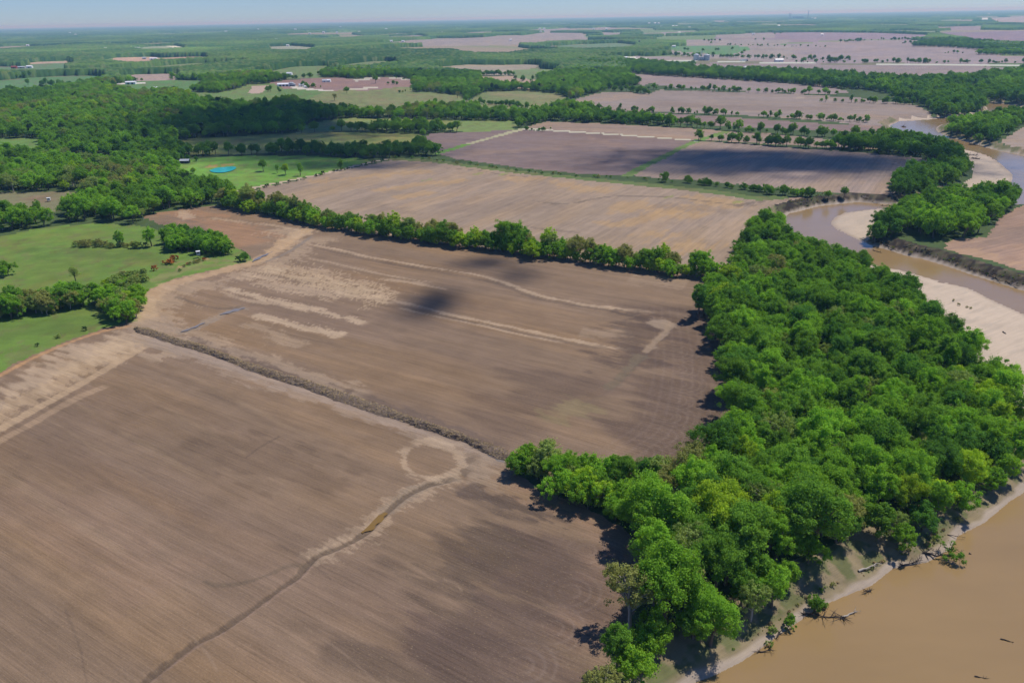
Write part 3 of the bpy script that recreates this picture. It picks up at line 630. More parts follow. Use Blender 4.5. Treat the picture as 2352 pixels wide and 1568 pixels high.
# pasture patches
for px, py, hwx in ((110,580,4),(150,580,3),(60,610,5),(115,600,3),(280,610,5),(30,560,4),(200,755,5),(130,770,4)):
    stroke([(px, py), (px + 22, py)], hwx, (.115,.095,.045), .5, 1.6, 3)
stroke([(380,610),(450,600),(530,600)], 5, (.22,.19,.10), .6, 1.5, 4)
stroke([(340,650),(420,620),(520,605),(560,600)], 4, (.22,.19,.10), .6, 1.5, 4)
stroke([(405,612),(420,614)], 1.6, (.42,.25,.15), .8, 1, 3)
stroke([(468,592),(478,596)], 1.6, (.42,.25,.15), .8, 1, 3)
stroke([(470,385),(500,380),(540,378)], 6, (.40,.21,.11), .8, 1, 4)
for r0, r1, cc in ((( -60,640),(330,560),(.135,.195,.045)), ((-60,760),(300,730),(.085,.135,.035)), ((60,570),(400,590),(.075,.125,.035))):
    stroke([r0, ((r0[0] + r1[0]) / 2, (r0[1] + r1[1]) / 2 + 5), r1], 14, cc, .5, 1.2, 14)
stroke([(740,285),(900,275),(1060,285)], 20, (.24,.23,.08), .5, 1.2, 30)
stroke([(640,325),(800,312),(940,318)], 9, (.30,.27,.09), .6, 1.2, 20)
stroke([(1060,205),(1150,215),(1250,222),(1350,222)], 26, (.26,.22,.13), .55, 1.2, 40)
stroke([(900,215),(1050,212),(1150,232),(1230,240)], 30, (.11,.19,.06), .5, 1.2, 40)
stroke([(720,240),(800,225),(900,235)], 25, (.22,.20,.12), .5, 1.2, 40)
# headland turning circles where the machine swung round
CIRC = [((1835,195),2),((1840,350),2),((1880,500),2),((1820,640),2),((1750,790),2),((1690,940),2),((1480,1085),2)]
CIRC = [((1148.4 + .26856 * (1480 + a), 746.5 + .26856 * b)) for a, b in ((20,230),(10,370),(60,500),(0,640),(-60,780),(-100,940),(-290,1080))]
CIRC += [(1148.4 + .26856 * a, 1147.3 + .26856 * b) for a, b in ((740,430),(600,780),(450,1090),(190,1410))]
CIRCLES = [(unproj([c])[0], 11.5 if k < 7 else 9.5) for k, c in enumerate(CIRC)]
HEAD = L([(1590,700),(1600,760),(1612,840),(1608,930),(1590,1000),(1530,1050),(1480,1085)])

def tint_of(zi, x, y, dw):
    """albedo and row coordinates of ground points of one zone"""
    if zi >= 100: base = np.array((.45, .36, .265)); ang = .6; var = .16
    elif zi == -2: base = np.array((.215, .17, .10)); ang = .6; var = .3
    elif zi == -1: base = np.array((.06, .09, .03)); ang = .3; var = .3
    else: zd = Z[zi]; base = zd['tint']; ang = zd['ang']; var = zd['var']
    u = x * math.cos(ang) + y * math.sin(ang); v = -x * math.sin(ang) + y * math.cos(ang)
    if 0 <= zi < 100 and Z[zi]['mat'] is M_SOIL and Z[zi]['hw'] is None:
        v = v + 9e-5 * (u - 60) ** 2 * (1 if zi == 1 else .2)      # the rows bow slightly
    col = np.tile(base, (len(x), 1))
    n1 = fbm(x / 70., y / 70., 61, 4) - .5; n2 = fbm(u / 60., v / 9., 71, 4) - .5; n3 = fbm(u / 25., v / 2.2, 81, 3) - .5
    soil = 0 <= zi < 100 and Z[zi]['mat'] in (M_SOIL, M_ROWS)
    f = 1 + var * (1.6 * n1 + (1.6 * n2 + 1.2 * n3 if soil else .8 * (fbm(x / 9., y / 9., 91, 3) - .5)))
    col = col * f[:, None]
    if zi == -1:      # beyond the near woods the open glades are meadow and stubble
        fw = sstep(1500, 3000, np.hypot(x, y)); gm = sstep(.42, .58, fbm(x / 500., y / 500., 63, 2))
        far_ = np.array((.15, .21, .075))[None] * (1 - gm[:, None]) + np.array((.27, .22, .15))[None] * gm[:, None]
        col = col * (1 - fw[:, None]) + far_ * fw[:, None]
    if soil:
        wm = np.clip(fbm(u / 90., v / 14., 101, 3) - .45, 0, 1) * 1.6
        col = col * (1 + np.stack([.16 * wm, .06 * wm, -.16 * wm], -1))
        cm = np.clip(.5 - fbm(u / 120., v / 25., 111, 3), 0, 1) * 1.4
        col = col * (1 + np.stack([-.03 * cm, -.03 * cm, .08 * cm], -1))
    elif 0 <= zi < 100 and Z[zi]['mat'] is M_GRASS:
        wm = np.clip(fbm(x / 22., y / 22., 121, 4) - .5, 0, 1) * 3
        col = col * (1 - wm[:, None] * np.array((-.25, .12, -.1)))
        br = sstep(.55, .70, fbm(x / 6., y / 6., 131, 4))[:, None] * .45
        col = col * (1 - br) + np.array((.15, .125, .06)) * br
    if zi == -2:
        g = sstep(.40, .58, fbm(x / 3.0, y / 3.0, 141, 3))[:, None] * sstep(1.5, 3.5, dw)[:, None]
        col = col * (1 - g) + np.array((.125, .13, .055)) * g
        p = (1 - sstep(.8, 1.9, dw + 2.4 * (fbm(x / 5., y / 5., 151, 2) - .5)))[:, None]
        col = col * (1 - p) + np.array((.34, .275, .21)) * p
        for C in (CUT, CUT2):
            c = inpoly(C, x, y)[:, None] * (.55 + .45 * sstep(.4, .6, fbm(x / 2.5, y / 2.5, 161, 3)))[:, None] * sstep(1.0, 2.5, dw)[:, None]
            col = col * (1 - c) + np.array((.034, .026, .021)) * c
    if zi >= 100:
        wet = (1 - sstep(0.2, 3.5, dw + 1.5 * n1))[:, None] * .55
        col = col * (1 - wet) + np.array((.27, .205, .15)) * wet
        dr = sstep(.58, .68, fbm(u / 14., v / 4., 171, 3))[:, None] * .35
        col = col * (1 - dr) + np.array((.33, .28, .22)) * dr
    if 0 <= zi < 100 and Z[zi]['hw'] is None:
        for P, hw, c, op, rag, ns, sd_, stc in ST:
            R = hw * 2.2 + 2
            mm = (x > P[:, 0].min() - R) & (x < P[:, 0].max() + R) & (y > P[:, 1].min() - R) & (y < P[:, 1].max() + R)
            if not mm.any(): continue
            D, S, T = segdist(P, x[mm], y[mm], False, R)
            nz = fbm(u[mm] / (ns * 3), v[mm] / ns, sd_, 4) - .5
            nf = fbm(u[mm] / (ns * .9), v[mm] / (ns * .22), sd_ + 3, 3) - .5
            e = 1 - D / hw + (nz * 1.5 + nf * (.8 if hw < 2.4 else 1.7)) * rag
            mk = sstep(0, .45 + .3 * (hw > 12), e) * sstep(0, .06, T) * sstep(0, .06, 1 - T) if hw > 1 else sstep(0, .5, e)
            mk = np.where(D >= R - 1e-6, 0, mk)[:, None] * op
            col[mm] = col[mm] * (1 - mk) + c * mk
    if zi == 1:
        for (c, R) in CIRCLES:
            dx, dy = x - c[0], y - c[1]; r = np.hypot(dx, dy)
            mm = (r < R) & (r > 1.5)
            if not mm.any(): continue
            ring = .5 + .5 * np.cos(2 * math.pi * r[mm] / 2.3 + 1.5 * (fbm(dx[mm] / 6., dy[mm] / 6., 5, 2) - .5))
            ed = 1 - sstep(R - 3.5, R, r[mm]); side = .35 + .65 * sstep(-.3, .5, dx[mm] / r[mm])
            a = (ring ** 4 * .12 * ed * side)[:, None]
            col[mm] = col[mm] * (1 - a) + np.array((.33, .26, .215)) * a
        D, S, T = segdist(HEAD, x, y, False, 40); mm = D < 39
        tr = .5 + .5 * np.cos(2 * math.pi * D[mm] / 3.4)
        a = (tr ** 5 * .08 * (1 - sstep(14, 24, D[mm])) * sstep(0, .05, T[mm]))[:, None]
        col[mm] = col[mm] * (1 - a) + np.array((.31, .24, .20)) * a
    return np.clip(col, .01, .9), np.stack([u, v, np.zeros_like(u)], -1)

# ------------------------------------------------------------------ the ground: one fan of cells, finest near the drone, split by zone
rs = [55.0]
while rs[-1] < 60000:
    d = rs[-1]; st_ = max(.42, d * d * 1.15 / (CAM_H * 796.0))
    if d > 4000: st_ = min(st_, d * .03)
    rs.append(d + st_)
rs = np.array(rs); NA = 950
an = np.radians(np.linspace(-47, 47, NA + 1))
RR, AA = np.meshgrid(rs, an, indexing='ij')
GX = RR * np.sin(AA); GY = RR * np.cos(AA)
GZ = ground_z(GX.ravel().copy(), GY.ravel().copy()).reshape(GX.shape)
cx = (.25 * (GX[:-1, :-1] + GX[1:, :-1] + GX[:-1, 1:] + GX[1:, 1:])).ravel(); cy = (.25 * (GY[:-1, :-1] + GY[1:, :-1] + GY[:-1, 1:] + GY[1:, 1:])).ravel()
ZID, DWC = zone_ids(cx, cy)
nr, na = GX.shape
ii, jj = np.meshgrid(np.arange(nr - 1), np.arange(na - 1), indexing='ij')
QUAD = np.stack([ii * na + jj, ii * na + jj + 1, (ii + 1) * na + jj + 1, (ii + 1) * na + jj], -1).reshape(-1, 4)
VX, VY, VZ = GX.ravel(), GY.ravel(), GZ.ravel()
VDW = np.full(VX.shape, 90.0)
mm = (VX > -80) & (VY < 2200) & (VX < 1400)
D_, _, _ = segdist(P_RIVER, VX[mm], VY[mm], True, 30); I_ = inpoly(P_RIVER, VX[mm], VY[mm]); VDW[mm] = np.where(I_, -D_, D_)
LAB_DEF = 'dark wooded and grassy ground that reaches the horizon between the fields'
for zi in np.unique(ZID):
    F = QUAD[ZID == zi]
    used, inv = np.unique(F, return_inverse=True)
    x, y = VX[used], VY[used]
    col, uvw = tint_of(zi, x, y, VDW[used])
    if zi == -1: name, mat, lab = 'ground', M_GRASS, LAB_DEF
    elif zi == -2: name, mat, lab = 'river_bank', M_SAND, 'rough sandy river bank of pale mud and thin grass beside the water'
    elif zi >= 100: name, mat, lab = 'sand_bar', M_SAND, SANDS[zi - 100][0]
    else: name, mat, lab = Z[zi]['name'], Z[zi]['mat'], Z[zi]['label']
    me = mesh_np(name, np.stack([x, y, VZ[used]], -1), inv.reshape(-1, 4), [mat], smooth=True,
                 attrs={'tint': ('FLOAT_COLOR', np.hstack([col, np.ones((len(col), 1))])), 'rows': ('FLOAT_VECTOR', uvw)})
    o = link(name, me); tag(o, lab, kind='structure')
# rest of the land round the drone, coarse
VV = []; FF = []
ro = [0, 55, 400, 3000, 20000, 60000]; ao = np.radians(np.concatenate([np.linspace(47, 313, 40)]))
for r in ro[1:]:
    for a in ao: VV.append((r * math.sin(a), r * math.cos(a), -.0 if r < 400 else 0))
na2 = len(ao)
for i in range(len(ro) - 2):
    for j in range(na2 - 1): FF.append((i * na2 + j, (i + 1) * na2 + j, (i + 1) * na2 + j + 1, i * na2 + j + 1))
n0 = len(VV); VV.append((0, 0, 0))
aa = np.radians(np.linspace(0, 360, 61))
for a in aa[:-1]: VV.append((55 * math.sin(a), 55 * math.cos(a), 0))
tri = [(n0, n0 + 1 + (k + 1) % 60, n0 + 1 + k, n0) for k in range(60)]
me = bpy.data.meshes.new('ground'); me.from_pydata(VV, [], FF + [t[:3] for t in tri]); me.materials.append(M_SOIL)
c = me.attributes.new('tint', 'FLOAT_COLOR', 'POINT'); c.data.foreach_set('color', np.array([(*SOIL, 1) if math.hypot(a, b_) < 450 else (.075, .115, .045, 1) for a, b_, _ in VV], np.float32).ravel())
c = me.attributes.new('rows', 'FLOAT_VECTOR', 'POINT'); c.data.foreach_set('vector', np.array([(a, b, 0) for a, b, _ in VV], np.float32).ravel())
tag(link('ground', me), 'bare brown land continuing below and behind the viewpoint', kind='structure')

# water: level sheets lying in the trench
def sheet(name, poly, z, mat, label, kind='structure'):
    bm = bmesh.new(); vs = [bm.verts.new((a, b, z)) for a, b in poly]; f = bm.faces.new(vs)
    bmesh.ops.triangulate(bm, faces=[f]); bmesh.ops.recalc_face_normals(bm, faces=bm.faces)
    me = bpy.data.meshes.new(name); bm.to_mesh(me); bm.free()
    me.materials.append(mat)
    if me.polygons and me.polygons[0].normal.z < 0: me.flip_normals()
    o = link(name, me); tag(o, label, kind=kind); return o
sheet('river', [(-40, 40), (1500, 40), (1500, 2400), (350, 2400), (230, 900), (100, 600), (60, 300), (0, 120)], WZ, M_RIVER, 'muddy tan river winding round the wood and away past the sand bars')
pond = smooth_line(unproj(q(0,0,[(1790,1462),(1850,1440),(1920,1433),(1990,1428),(2022,1438),(1990,1462),(1930,1478),(1870,1482),(1815,1476),(1790,1462)])), 4)
hz = float(hills(pond[:, 0], pond[:, 1]).max())
sheet('pond', pond[:-1], hz + .35, M_POND, 'turquoise farm pond in the bright green pasture')
def ribbon(name, pts, hw, z, mat, label):
    P = L(pts); T = np.gradient(P, axis=0); T /= np.hypot(*T.T)[:, None]; N = np.stack([-T[:, 1], T[:, 0]], -1)
    n = len(P); tt = np.linspace(0, 1, n); w_ = hw * np.sin(np.pi * np.clip(tt, .04, .96)) ** .6 * (1 + .35 * np.sin(tt * 17 + hw))
    V = np.vstack([np.c_[P + N * w_[:, None], np.full(n, z)], np.c_[P - N * w_[:, None], np.full(n, z)]])
    F = [(i, n + i, n + i + 1, i + 1) for i in range(n - 1)]
    me = mesh_np(name, V, F, [mat]); o = link(name, me); tag(o, label, kind='structure'); return o
ribbon('puddle', [(888,1176),(870,1188),(850,1207),(830,1222)], 1.5, -.12, M_PUDDLE, 'amber puddle lying in the lower field creek')
ribbon('puddle', [(562,706),(535,713),(505,722)], 1.6, -.1, M_PUDDLEG, 'grey puddle at the head of the short ditch above the spoil ridge')
ribbon('puddle', [(470,740),(440,752),(415,762)], 1.2, -.1, M_PUDDLEG, 'thin grey puddle at the foot of the short ditch')
ribbon('puddle', [(625,577),(600,588),(580,600)], 1.5, -.12, M_PUDDLEG, 'grey puddle beside the lone bush at the pasture corner')
ribbon('puddle', [(1110,1030),(1135,1048),(1160,1062)], 1.0, .03, M_PUDDLEG, 'thin muddy puddle along the lower end of the spoil ridge')

# ------------------------------------------------------------------ trees
def tube(P, R, k=5):
    """tapered tube along points"""
    P = np.asarray(P, float); V = []; F = []
    for i in range(len(P)):
        d = P[min(i + 1, len(P) - 1)] - P[max(i - 1, 0)]; d /= np.linalg.norm(d) + 1e-9
        a = np.cross(d, (0.31, .95, .05)); a /= np.linalg.norm(a) + 1e-9; b_ = np.cross(d, a)
        for j in range(k):
            t = 2 * math.pi * j / k; V.append(P[i] + R[i] * (math.cos(t) * a + math.sin(t) * b_))
    for i in range(len(P) - 1):
        for j in range(k): F.append((i * k + j, i * k + (j + 1) % k, (i + 1) * k + (j + 1) % k, (i + 1) * k + j))
    return V, F
def join(parts):
    V = []; F = []
    for v, f in parts:
        n = len(V); V.extend(v); F.extend([tuple(i + n for i in q_) for q_ in f])
    return np.array(V), np.array(F)

def leaves(C, R, per, size, rng, outw=.75, squash=.8):
    """leaf sprays scattered over clumps with centres C and radii R, faces turned mostly outward"""
    n = len(C) * per
    c = np.repeat(C, per, 0); r = np.repeat(R, per)
    d = rng.normal(size=(n, 3)); d[:, 2] += .35; d /= np.linalg.norm(d, axis=1)[:, None]
    rad = r * (1 - .6 * rng.random(n) ** 1.5) * (.85 + .35 * rng.random(n)) * (1 + .9 * (rng.random(n) > .9))
    p = c + d * rad[:, None] * np.array((1, 1, squash))
    nn = d * outw + rng.normal(size=(n, 3)) * (1 - outw) * .9; nn[:, 2] += .15; nn /= np.linalg.norm(nn, axis=1)[:, None]
    a = np.cross(nn, rng.normal(size=(n, 3))); a /= np.linalg.norm(a, axis=1)[:, None]; b_ = np.cross(nn, a)
    s = size * (.6 + .8 * rng.random(n))[:, None]
    V = np.stack([p - a * s * .5, p - b_ * s * .32, p + a * s * .5, p + b_ * s * .32], 1).reshape(-1, 3)
    F = np.arange(4 * n).reshape(-1, 4)
    return V, F

def make_tree(kind, seed, H, CR, per, lsz, ncl):
    """one broadleaf tree: trunk with limbs, crown of leaf clumps. returns (crownV, crownF, trunkV, trunkF)"""
    rng = np.random.default_rng(seed)
    C = []; R = []; base = {'dome': .30, 'tall': .28, 'loose': .34, 'bush': .10, 'hedge': .14, 'cone': .06}[kind]
    nl = {'dome': 7, 'tall': 6, 'loose': 8, 'bush': 4, 'hedge': 5}.get(kind, 5)
    LB = []
    for k in range(nl):
        a = 6.283 * k / nl + rng.normal() * .5; f = (k % 3) / 2.0; el = rng.random()
        rr = CR * (.18 + .50 * rng.random()) * (1 if k else .1); rl = CR * (.36 + .24 * rng.random())
        top = H * (1 - .30 * (rr / CR) * (.5 + rng.random()) - .10 * rng.random()); lh = (top - base * H) * (.42 + .12 * rng.random())
        LB.append((rr * math.cos(a), rr * math.sin(a), top - lh, rl, lh))
    for k in range(ncl):
        if kind == 'cone':
            a = rng.random() * 6.283; t = rng.random()
            z = H * (base + (1 - base) * t); rr = CR * (1 - t) ** .8 * (.5 + .5 * rng.random())
            C.append((rr * math.cos(a), rr * math.sin(a), z)); R.append(CR * .34 * (1.2 - t)); continue
        lx, ly, lz, rl, lh = LB[rng.integers(nl)]
        d = rng.normal(size=3); d[2] = d[2] * .9 + .25; d /= np.linalg.norm(d); f = .62 + .38 * rng.random()
        C.append((lx + d[0] * rl * f, ly + d[1] * rl * f, lz + d[2] * lh * f)); R.append(CR * (.11 + .11 * rng.random() ** 2) * (1 if kind != 'loose' else .8))
    C = np.array(C); R = np.array(R)
    C[:, 2] = np.minimum(C[:, 2], H - R * .7)
    cv, cf = leaves(C, R, per, lsz, rng, .55, .82 if kind != 'cone' else 1.0)
    parts = []
    th = H * (.42 if kind not in ('bush', 'hedge') else .2); r0 = .022 * H + .03
    lean = rng.normal(size=2) * .04 * H
    parts.append(tube([(0, 0, -.6), (lean[0] * .3, lean[1] * .3, th * .5), (lean[0], lean[1], th), (lean[0] * 1.4, lean[1] * 1.4, H * .72)], [r0 * 1.25, r0, r0 * .8, r0 * .25], 6))
    order = np.argsort(-np.hypot(C[:, 0], C[:, 1]) * rng.random(len(C)))[:(9 if kind != 'loose' else 14)]
    for k in order:
        c = C[k]; z0 = min(th * (.55 + .7 * rng.random()), c[2] * .8); f = z0 / th
        s0 = np.array((lean[0] * min(1, f), lean[1] * min(1, f), z0)); mid = (s0 + c) / 2 + np.array((0, 0, .06 * H))
        parts.append(tube([s0, mid, c + np.array((0, 0, R[k] * .4))], [r0 * .42, r0 * .26, r0 * .07], 4))
    tv, tf = join(parts)
    return cv, cf, tv, tf

SHAPES = {}
def shape(key, kind, n, H, CR, per, lsz, ncl):
    for i in range(n):
        k_ = '%s%d' % (key, i); rng = np.random.default_rng(hash(key) % 1 + i * 13 + len(SHAPES))
        SHAPES[k_] = (make_tree(kind, 100 + len(SHAPES) * 7, H * (.92 + .05 * i), CR, per, lsz, ncl), H)
# unit sizes are metres; near trees carry the most leaves
shape('dome', 'dome', 5, 18, 7.6, 150, .40, 150)
shape('tall', 'tall', 4, 19, 5.8, 140, .39, 115)
shape('loose', 'loose', 3, 17, 6.2, 75, .36, 115)
shape('hedge', 'hedge', 4, 9, 4.6, 105, .36, 84)
shape('bush', 'bush', 3, 3.6, 2.3, 60, .38, 26)
shape('cone', 'cone', 2, 7, 2.4, 60, .42, 34)
MESH = {}
for k_, (g, H) in SHAPES.items():
    MESH[k_] = (mesh_np('crown', g[0], g[1]), mesh_np('trunk', g[2], g[3], [M_BARK], smooth=True), H)

def put_tree(name, key, mat, loc, H, rz, label, cat='tree', group=None, pale=False, wide=1.0):
    cm, tm, H0 = MESH[key]; s = H / H0
    r = bpy.data.objects.new(name, None); COL.objects.link(r)
    r.location = loc; r.rotation_euler = (0, 0, rz); r.scale = (s * wide, s * wide, s); r.empty_display_size = .1
    tag(r, label, cat, group)
    if not cm.materials: cm.materials.append(LEAF['mid green'])
    c = bpy.data.objects.new('crown', cm); COL.objects.link(c); c.parent = r
    c.material_slots[0].link = 'OBJECT'; c.material_slots[0].material = LEAF[mat]
    t = bpy.data.objects.new('trunk', tm); COL.objects.link(t); t.parent = r
    if pale: t.material_slots[0].link = 'OBJECT'; t.material_slots[0].material = M_PALEBARK
    return r

def scatter(P, sp, seed, jit=.42, keep=1.0):
    rng = np.random.default_rng(seed)
    x0, y0 = P.min(0); x1, y1 = P.max(0)
    xs = np.arange(x0, x1, sp); ys = np.arange(y0, y1, sp * .87)
    X, Y = np.meshgrid(xs, ys); X = X + (np.arange(len(ys)) % 2)[:, None] * sp / 2
    X = X.ravel() + rng.uniform(-jit, jit, X.size) * sp; Y = Y.ravel() + rng.uniform(-jit, jit, Y.size) * sp
    m_ = inpoly(P, X, Y) & (rng.random(X.size) < keep)
    return np.stack([X[m_], Y[m_]], -1)
def inview(x, y, z=10, mx=120, my=160):
    px, py = proj(x, y, np.full(np.shape(x), z, float)); return (px > -mx) & (px < 2352 + mx) & (py > -60) & (py < 1568 + my)
ONES = 'zero one two three four five six seven eight nine ten eleven twelve thirteen fourteen fifteen sixteen seventeen eighteen nineteen'.split()
TENS = 'zero ten twenty thirty forty fifty sixty seventy eighty ninety'.split()
def nword(n):
    if n < 20: return ONES[n]
    if n < 100: return TENS[n // 10] + ('-' + ONES[n % 10] if n % 10 else '')
    return 'hundred' + ('-' + nword(n - 100) if n > 100 else '')
ORD = ['first','second','third','fourth','fifth','sixth','seventh','eighth','ninth','tenth','eleventh','twelfth']
def nth(i):
    i += 1
    if i <= 12: return ORD[i - 1]
    w_ = nword(i)
    for a, b in (('one', 'first'), ('two', 'second'), ('three', 'third'), ('five', 'fifth'), ('eight', 'eighth'), ('nine', 'ninth'), ('twelve', 'twelfth')):
        if w_.endswith(a): return w_[:-len(a)] + b
    return w_[:-1] + 'ieth' if w_.endswith('y') else w_ + 'th'

# the riverside wood: the 300 nearest trees are objects, the others one mass
pts = scatter(P_WA, 6.9, 11, .38)
px2 = scatter(unproj([(1510,1600),(1620,1540),(1710,1485),(1770,1430),(1860,1380),(1940,1335),(2030,1290),(2110,1250),(2200,1222),(2270,1172),(2340,1120),(2360,1150),(2290,1195),(2215,1245),(2120,1275),(2045,1312),(1960,1358),(1870,1405),(1780,1460),(1720,1515),(1640,1570),(1540,1640)]), 5.2, 12, .45)
px2 = px2[vnoise(px2[:, 0] / 14., px2[:, 1] / 14., 77) > .22]
pts = np.vstack([pts, px2])
hgt = (10 + 8 * RNG.random(len(pts)) ** 1.3) * (1 - .2 * sstep(280, 420, pts[:, 1]))
edge, _, _ = segdist(P_WA, pts[:, 0], pts[:, 1], True, 60)
riv, _, _ = segdist(P_RIVER, pts[:, 0], pts[:, 1], True, 60)
tipm = np.array([np.hypot(p[0] - unproj([(1250, 1115)])[0][0], p[1] - unproj([(1250, 1115)])[0][1]) for p in pts])
hgt = np.where(tipm < 30, 7 + 4.5 * RNG.random(len(pts)), hgt)
hgt = np.where((riv < 12), hgt * .74, hgt); hgt[len(hgt) - len(px2):] *= .9
hgt = hgt + 3.0 * ((pts[:, 1] < 165) & (riv > 10))
vis = inview(pts[:, 0], pts[:, 1]) & ((riv > 4.2) | (pts[:, 1] > 270))
pts, hgt, edge, riv, tipm = [a[vis] for a in (pts, hgt, edge, riv, tipm)]
order = np.argsort(np.hypot(pts[:, 0], pts[:, 1]) / hgt ** .5)
patch = fbm(pts[:, 0] / 34., pts[:, 1] / 34., 401, 2)
KINDS = ['bright green', 'mid green', 'dark green', 'grey green', 'yellow green', 'olive']
def pick(i, rng):
    p = patch[i]; r = rng.random(); d = pts[i][1]
    wts = np.array([.32 + (p > .5) * .18, .30, .14 + (p < .45) * .14, .09, .07, .07]) if d < 230 else np.array([.22, .50, .20, .05, .015, .015])
    return KINDS[rng.choice(6, p=wts / wts.sum())]
rngw = np.random.default_rng(5)
GNP = []       # trees that only belong to a mass: (mass, x, y, z, height, rot, variant)
seen = set(); nind = 0
PZ = ground_z(pts[:, 0].copy(), pts[:, 1].copy())
sizew = lambda h: 'low' if h < 11 else ('tall' if h > 17.5 else 'mid-sized')
for rank, i in enumerate(order):
    x, y = pts[i]; h = hgt[i]; k = pick(i, rngw); rot = rngw.random() * 6.28
    if k in ('grey green', 'olive'): key = 'loose%d' % rngw.integers(3)
    elif h < 11: key = 'hedge%d' % rngw.integers(4)
    else: key = ('dome%d' % rngw.integers(5)) if rngw.random() < .6 else 'tall%d' % rngw.integers(4)
    if rank < 262:
        px, py = proj(x, y, PZ[i] + h * .7)
        side = 'at the wood tip' if tipm[i] < 30 else ('on the river bank' if riv[i] < 20 else ('on the field edge' if edge[i] < 8 else 'inside the wood'))
        lab = '%s %s tree %s, %s percent across, %s down' % (sizew(h), k, side, nword(int(px / 23.52)), nword(int(py / 15.68)))
        if lab in seen: lab = lab.replace('percent across', 'and a half percent across')
        seen.add(lab)
        put_tree('riverside_tree', key, k, (x, y, PZ[i]), h, rot, lab, 'tree', 'trees of the riverside wood', pale=(k in ('grey green', 'olive')))
    else: GNP.append(('wood', x, y, PZ[i], h, rot, key, k))

# the long middle hedgerow and other rows of single trees
def row(name, pts_, step, hmin, hmax, keys, cols, label, group, cat='tree', wid=2.5, gap=0.0, seed=1, kmax=999, end='left'):
    P = L(pts_); seg = np.hypot(*np.diff(P, axis=0).T); cum = np.concatenate([[0], np.cumsum(seg)]); rng = np.random.default_rng(seed)
    s = 0; n = 0; out = []
    while s < cum[-1] and n < kmax:
        i = min(np.searchsorted(cum, s, 'right') - 1, len(seg) - 1); t = (s - cum[i]) / seg[i]
        p = P[i] * (1 - t) + P[i + 1] * t; dv = (P[i + 1] - P[i]) / seg[i]
        off = rng.normal() * wid * .6; x, y = p + np.array((-dv[1], dv[0])) * off
        g = vnoise(np.array([s / 38.]), np.array([seed * 3.3]), 7)[0]
        if g > gap and inview(np.array([x]), np.array([y]), 0)[0]:
            h = hmin + (hmax - hmin) * rng.random() ** 1.5
            out.append((x, y, h, rng.choice(keys), cols[rng.integers(len(cols))], rng.random() * 6.28)); n += 1
        s += step * (.3 + 1.8 * rng.random() ** 1.8)
    for k, (x, y, h, key, c, rot) in enumerate(out):
        z = float(ground_z(np.array([x]), np.array([y]))[0])
        px, py = proj(x, y, z)
        put_tree(name, key, c, (x, y, z), h, rot, '%s %s %s' % (nth(k), c, label), cat, group, pale=(c == 'olive'))
    return len(out)
GC = ['bright green', 'mid green', 'bright green', 'yellow green', 'grey green', 'mid green', 'olive']
cnt = 0
cnt += row('riverside_tree', [(1195,1085),(1250,1112),(1330,1142),(1400,1165),(1460,1195)], 4.6, 7.5, 11.5, ['hedge0','hedge1','hedge2','hedge3','dome2'], ['bright green','bright green','mid green','yellow green','grey green'], 'low tree of the wood tip nearest the lower field', 'low trees of the wood tip', seed=15, wid=2)
cnt += row('riverside_tree', [(1215,1078),(1290,1100),(1370,1118),(1450,1130),(1540,1140),(1610,1125)], 5.4, 8, 13, ['hedge0','hedge1','dome1','hedge3','dome2'], ['bright green','mid green','mid green','dark green','grey green'], 'tree of the wood tip facing the upper field', 'rear trees of the wood tip', seed=16, wid=2)
H1 = [(520,476),(560,483),(600,490),(660,502),(720,517),(800,531),(900,546),(1000,560),(1100,571),(1200,585),(1300,597),(1400,611),(1500,625),(1570,634),(1640,640)]
cnt += row('hedgerow_tree', H1, 2.5, 6.5, 12, ['hedge0','hedge1','hedge2','hedge3'], GC[:4] + ['mid green'], 'low bush tree of the middle hedgerow, counted from the pasture', 'low bushy trees of the middle hedgerow', seed=3, wid=3)
cnt += row('hedgerow_tree', [(a, b - 4) for a, b in H1], 5.2, 11, 18, ['dome0','dome1','tall0','tall1','tall2','loose0','loose1','dome2'], GC, 'tall tree of the middle hedgerow, counted from the pasture', 'tall trees of the middle hedgerow', seed=4, wid=3)
DG = ['mid green', 'dark green', 'mid green', 'bright green']
cnt += row('field_edge_tree', [(1605,322),(1640,324),(1700,329),(1780,335),(1850,340),(1930,344)], 5.5, 6, 14, ['dome0','dome2','tall1','hedge0'], DG, 'tree above the shadowed field, from the strip', 'trees above the shadowed field', seed=5)
cnt += row('field_edge_tree', [(1336,277),(1450,284),(1560,291),(1658,298)], 5.5, 7, 16, ['dome1','dome3','tall0','dome4'], DG, 'tree above the thin tan field, from the wood', 'trees above the thin tan field', seed=6)
cnt += row('field_edge_tree', [(1672,300),(1750,306),(1830,311),(1881,314),(1950,318),(2000,320)], 5.5, 5, 14, ['dome1','dome3','tall0','hedge2'], DG, 'tree in the row right of the lane gap, from the gap', 'trees right of the lane gap', seed=7)
cnt += row('field_edge_tree', [(1350,250),(1470,257),(1600,263),(1780,271),(1900,277),(2030,284)], 6, 3.5, 12, ['dome0','tall3','hedge1','hedge3'], DG, 'tree of the gappy row above the purple field', 'trees of the gappy row', seed=8, gap=.22)
cnt += row('field_edge_tree', [(1490,206),(1600,209),(1720,213),(1830,216),(1935,219)], 7.5, 6, 14, ['dome0','tall3','dome2','hedge3'], DG, 'tree of the row beyond the broad grey field', 'trees of the far row', seed=9, gap=.15)
cnt += row('field_edge_tree', [(1887,234),(1960,236),(2030,238),(2096,240)], 6.5, 5, 13, ['dome0','tall3','hedge3'], DG, 'tree of the short row joining the river wood', 'trees of the short row', seed=10, gap=.1)
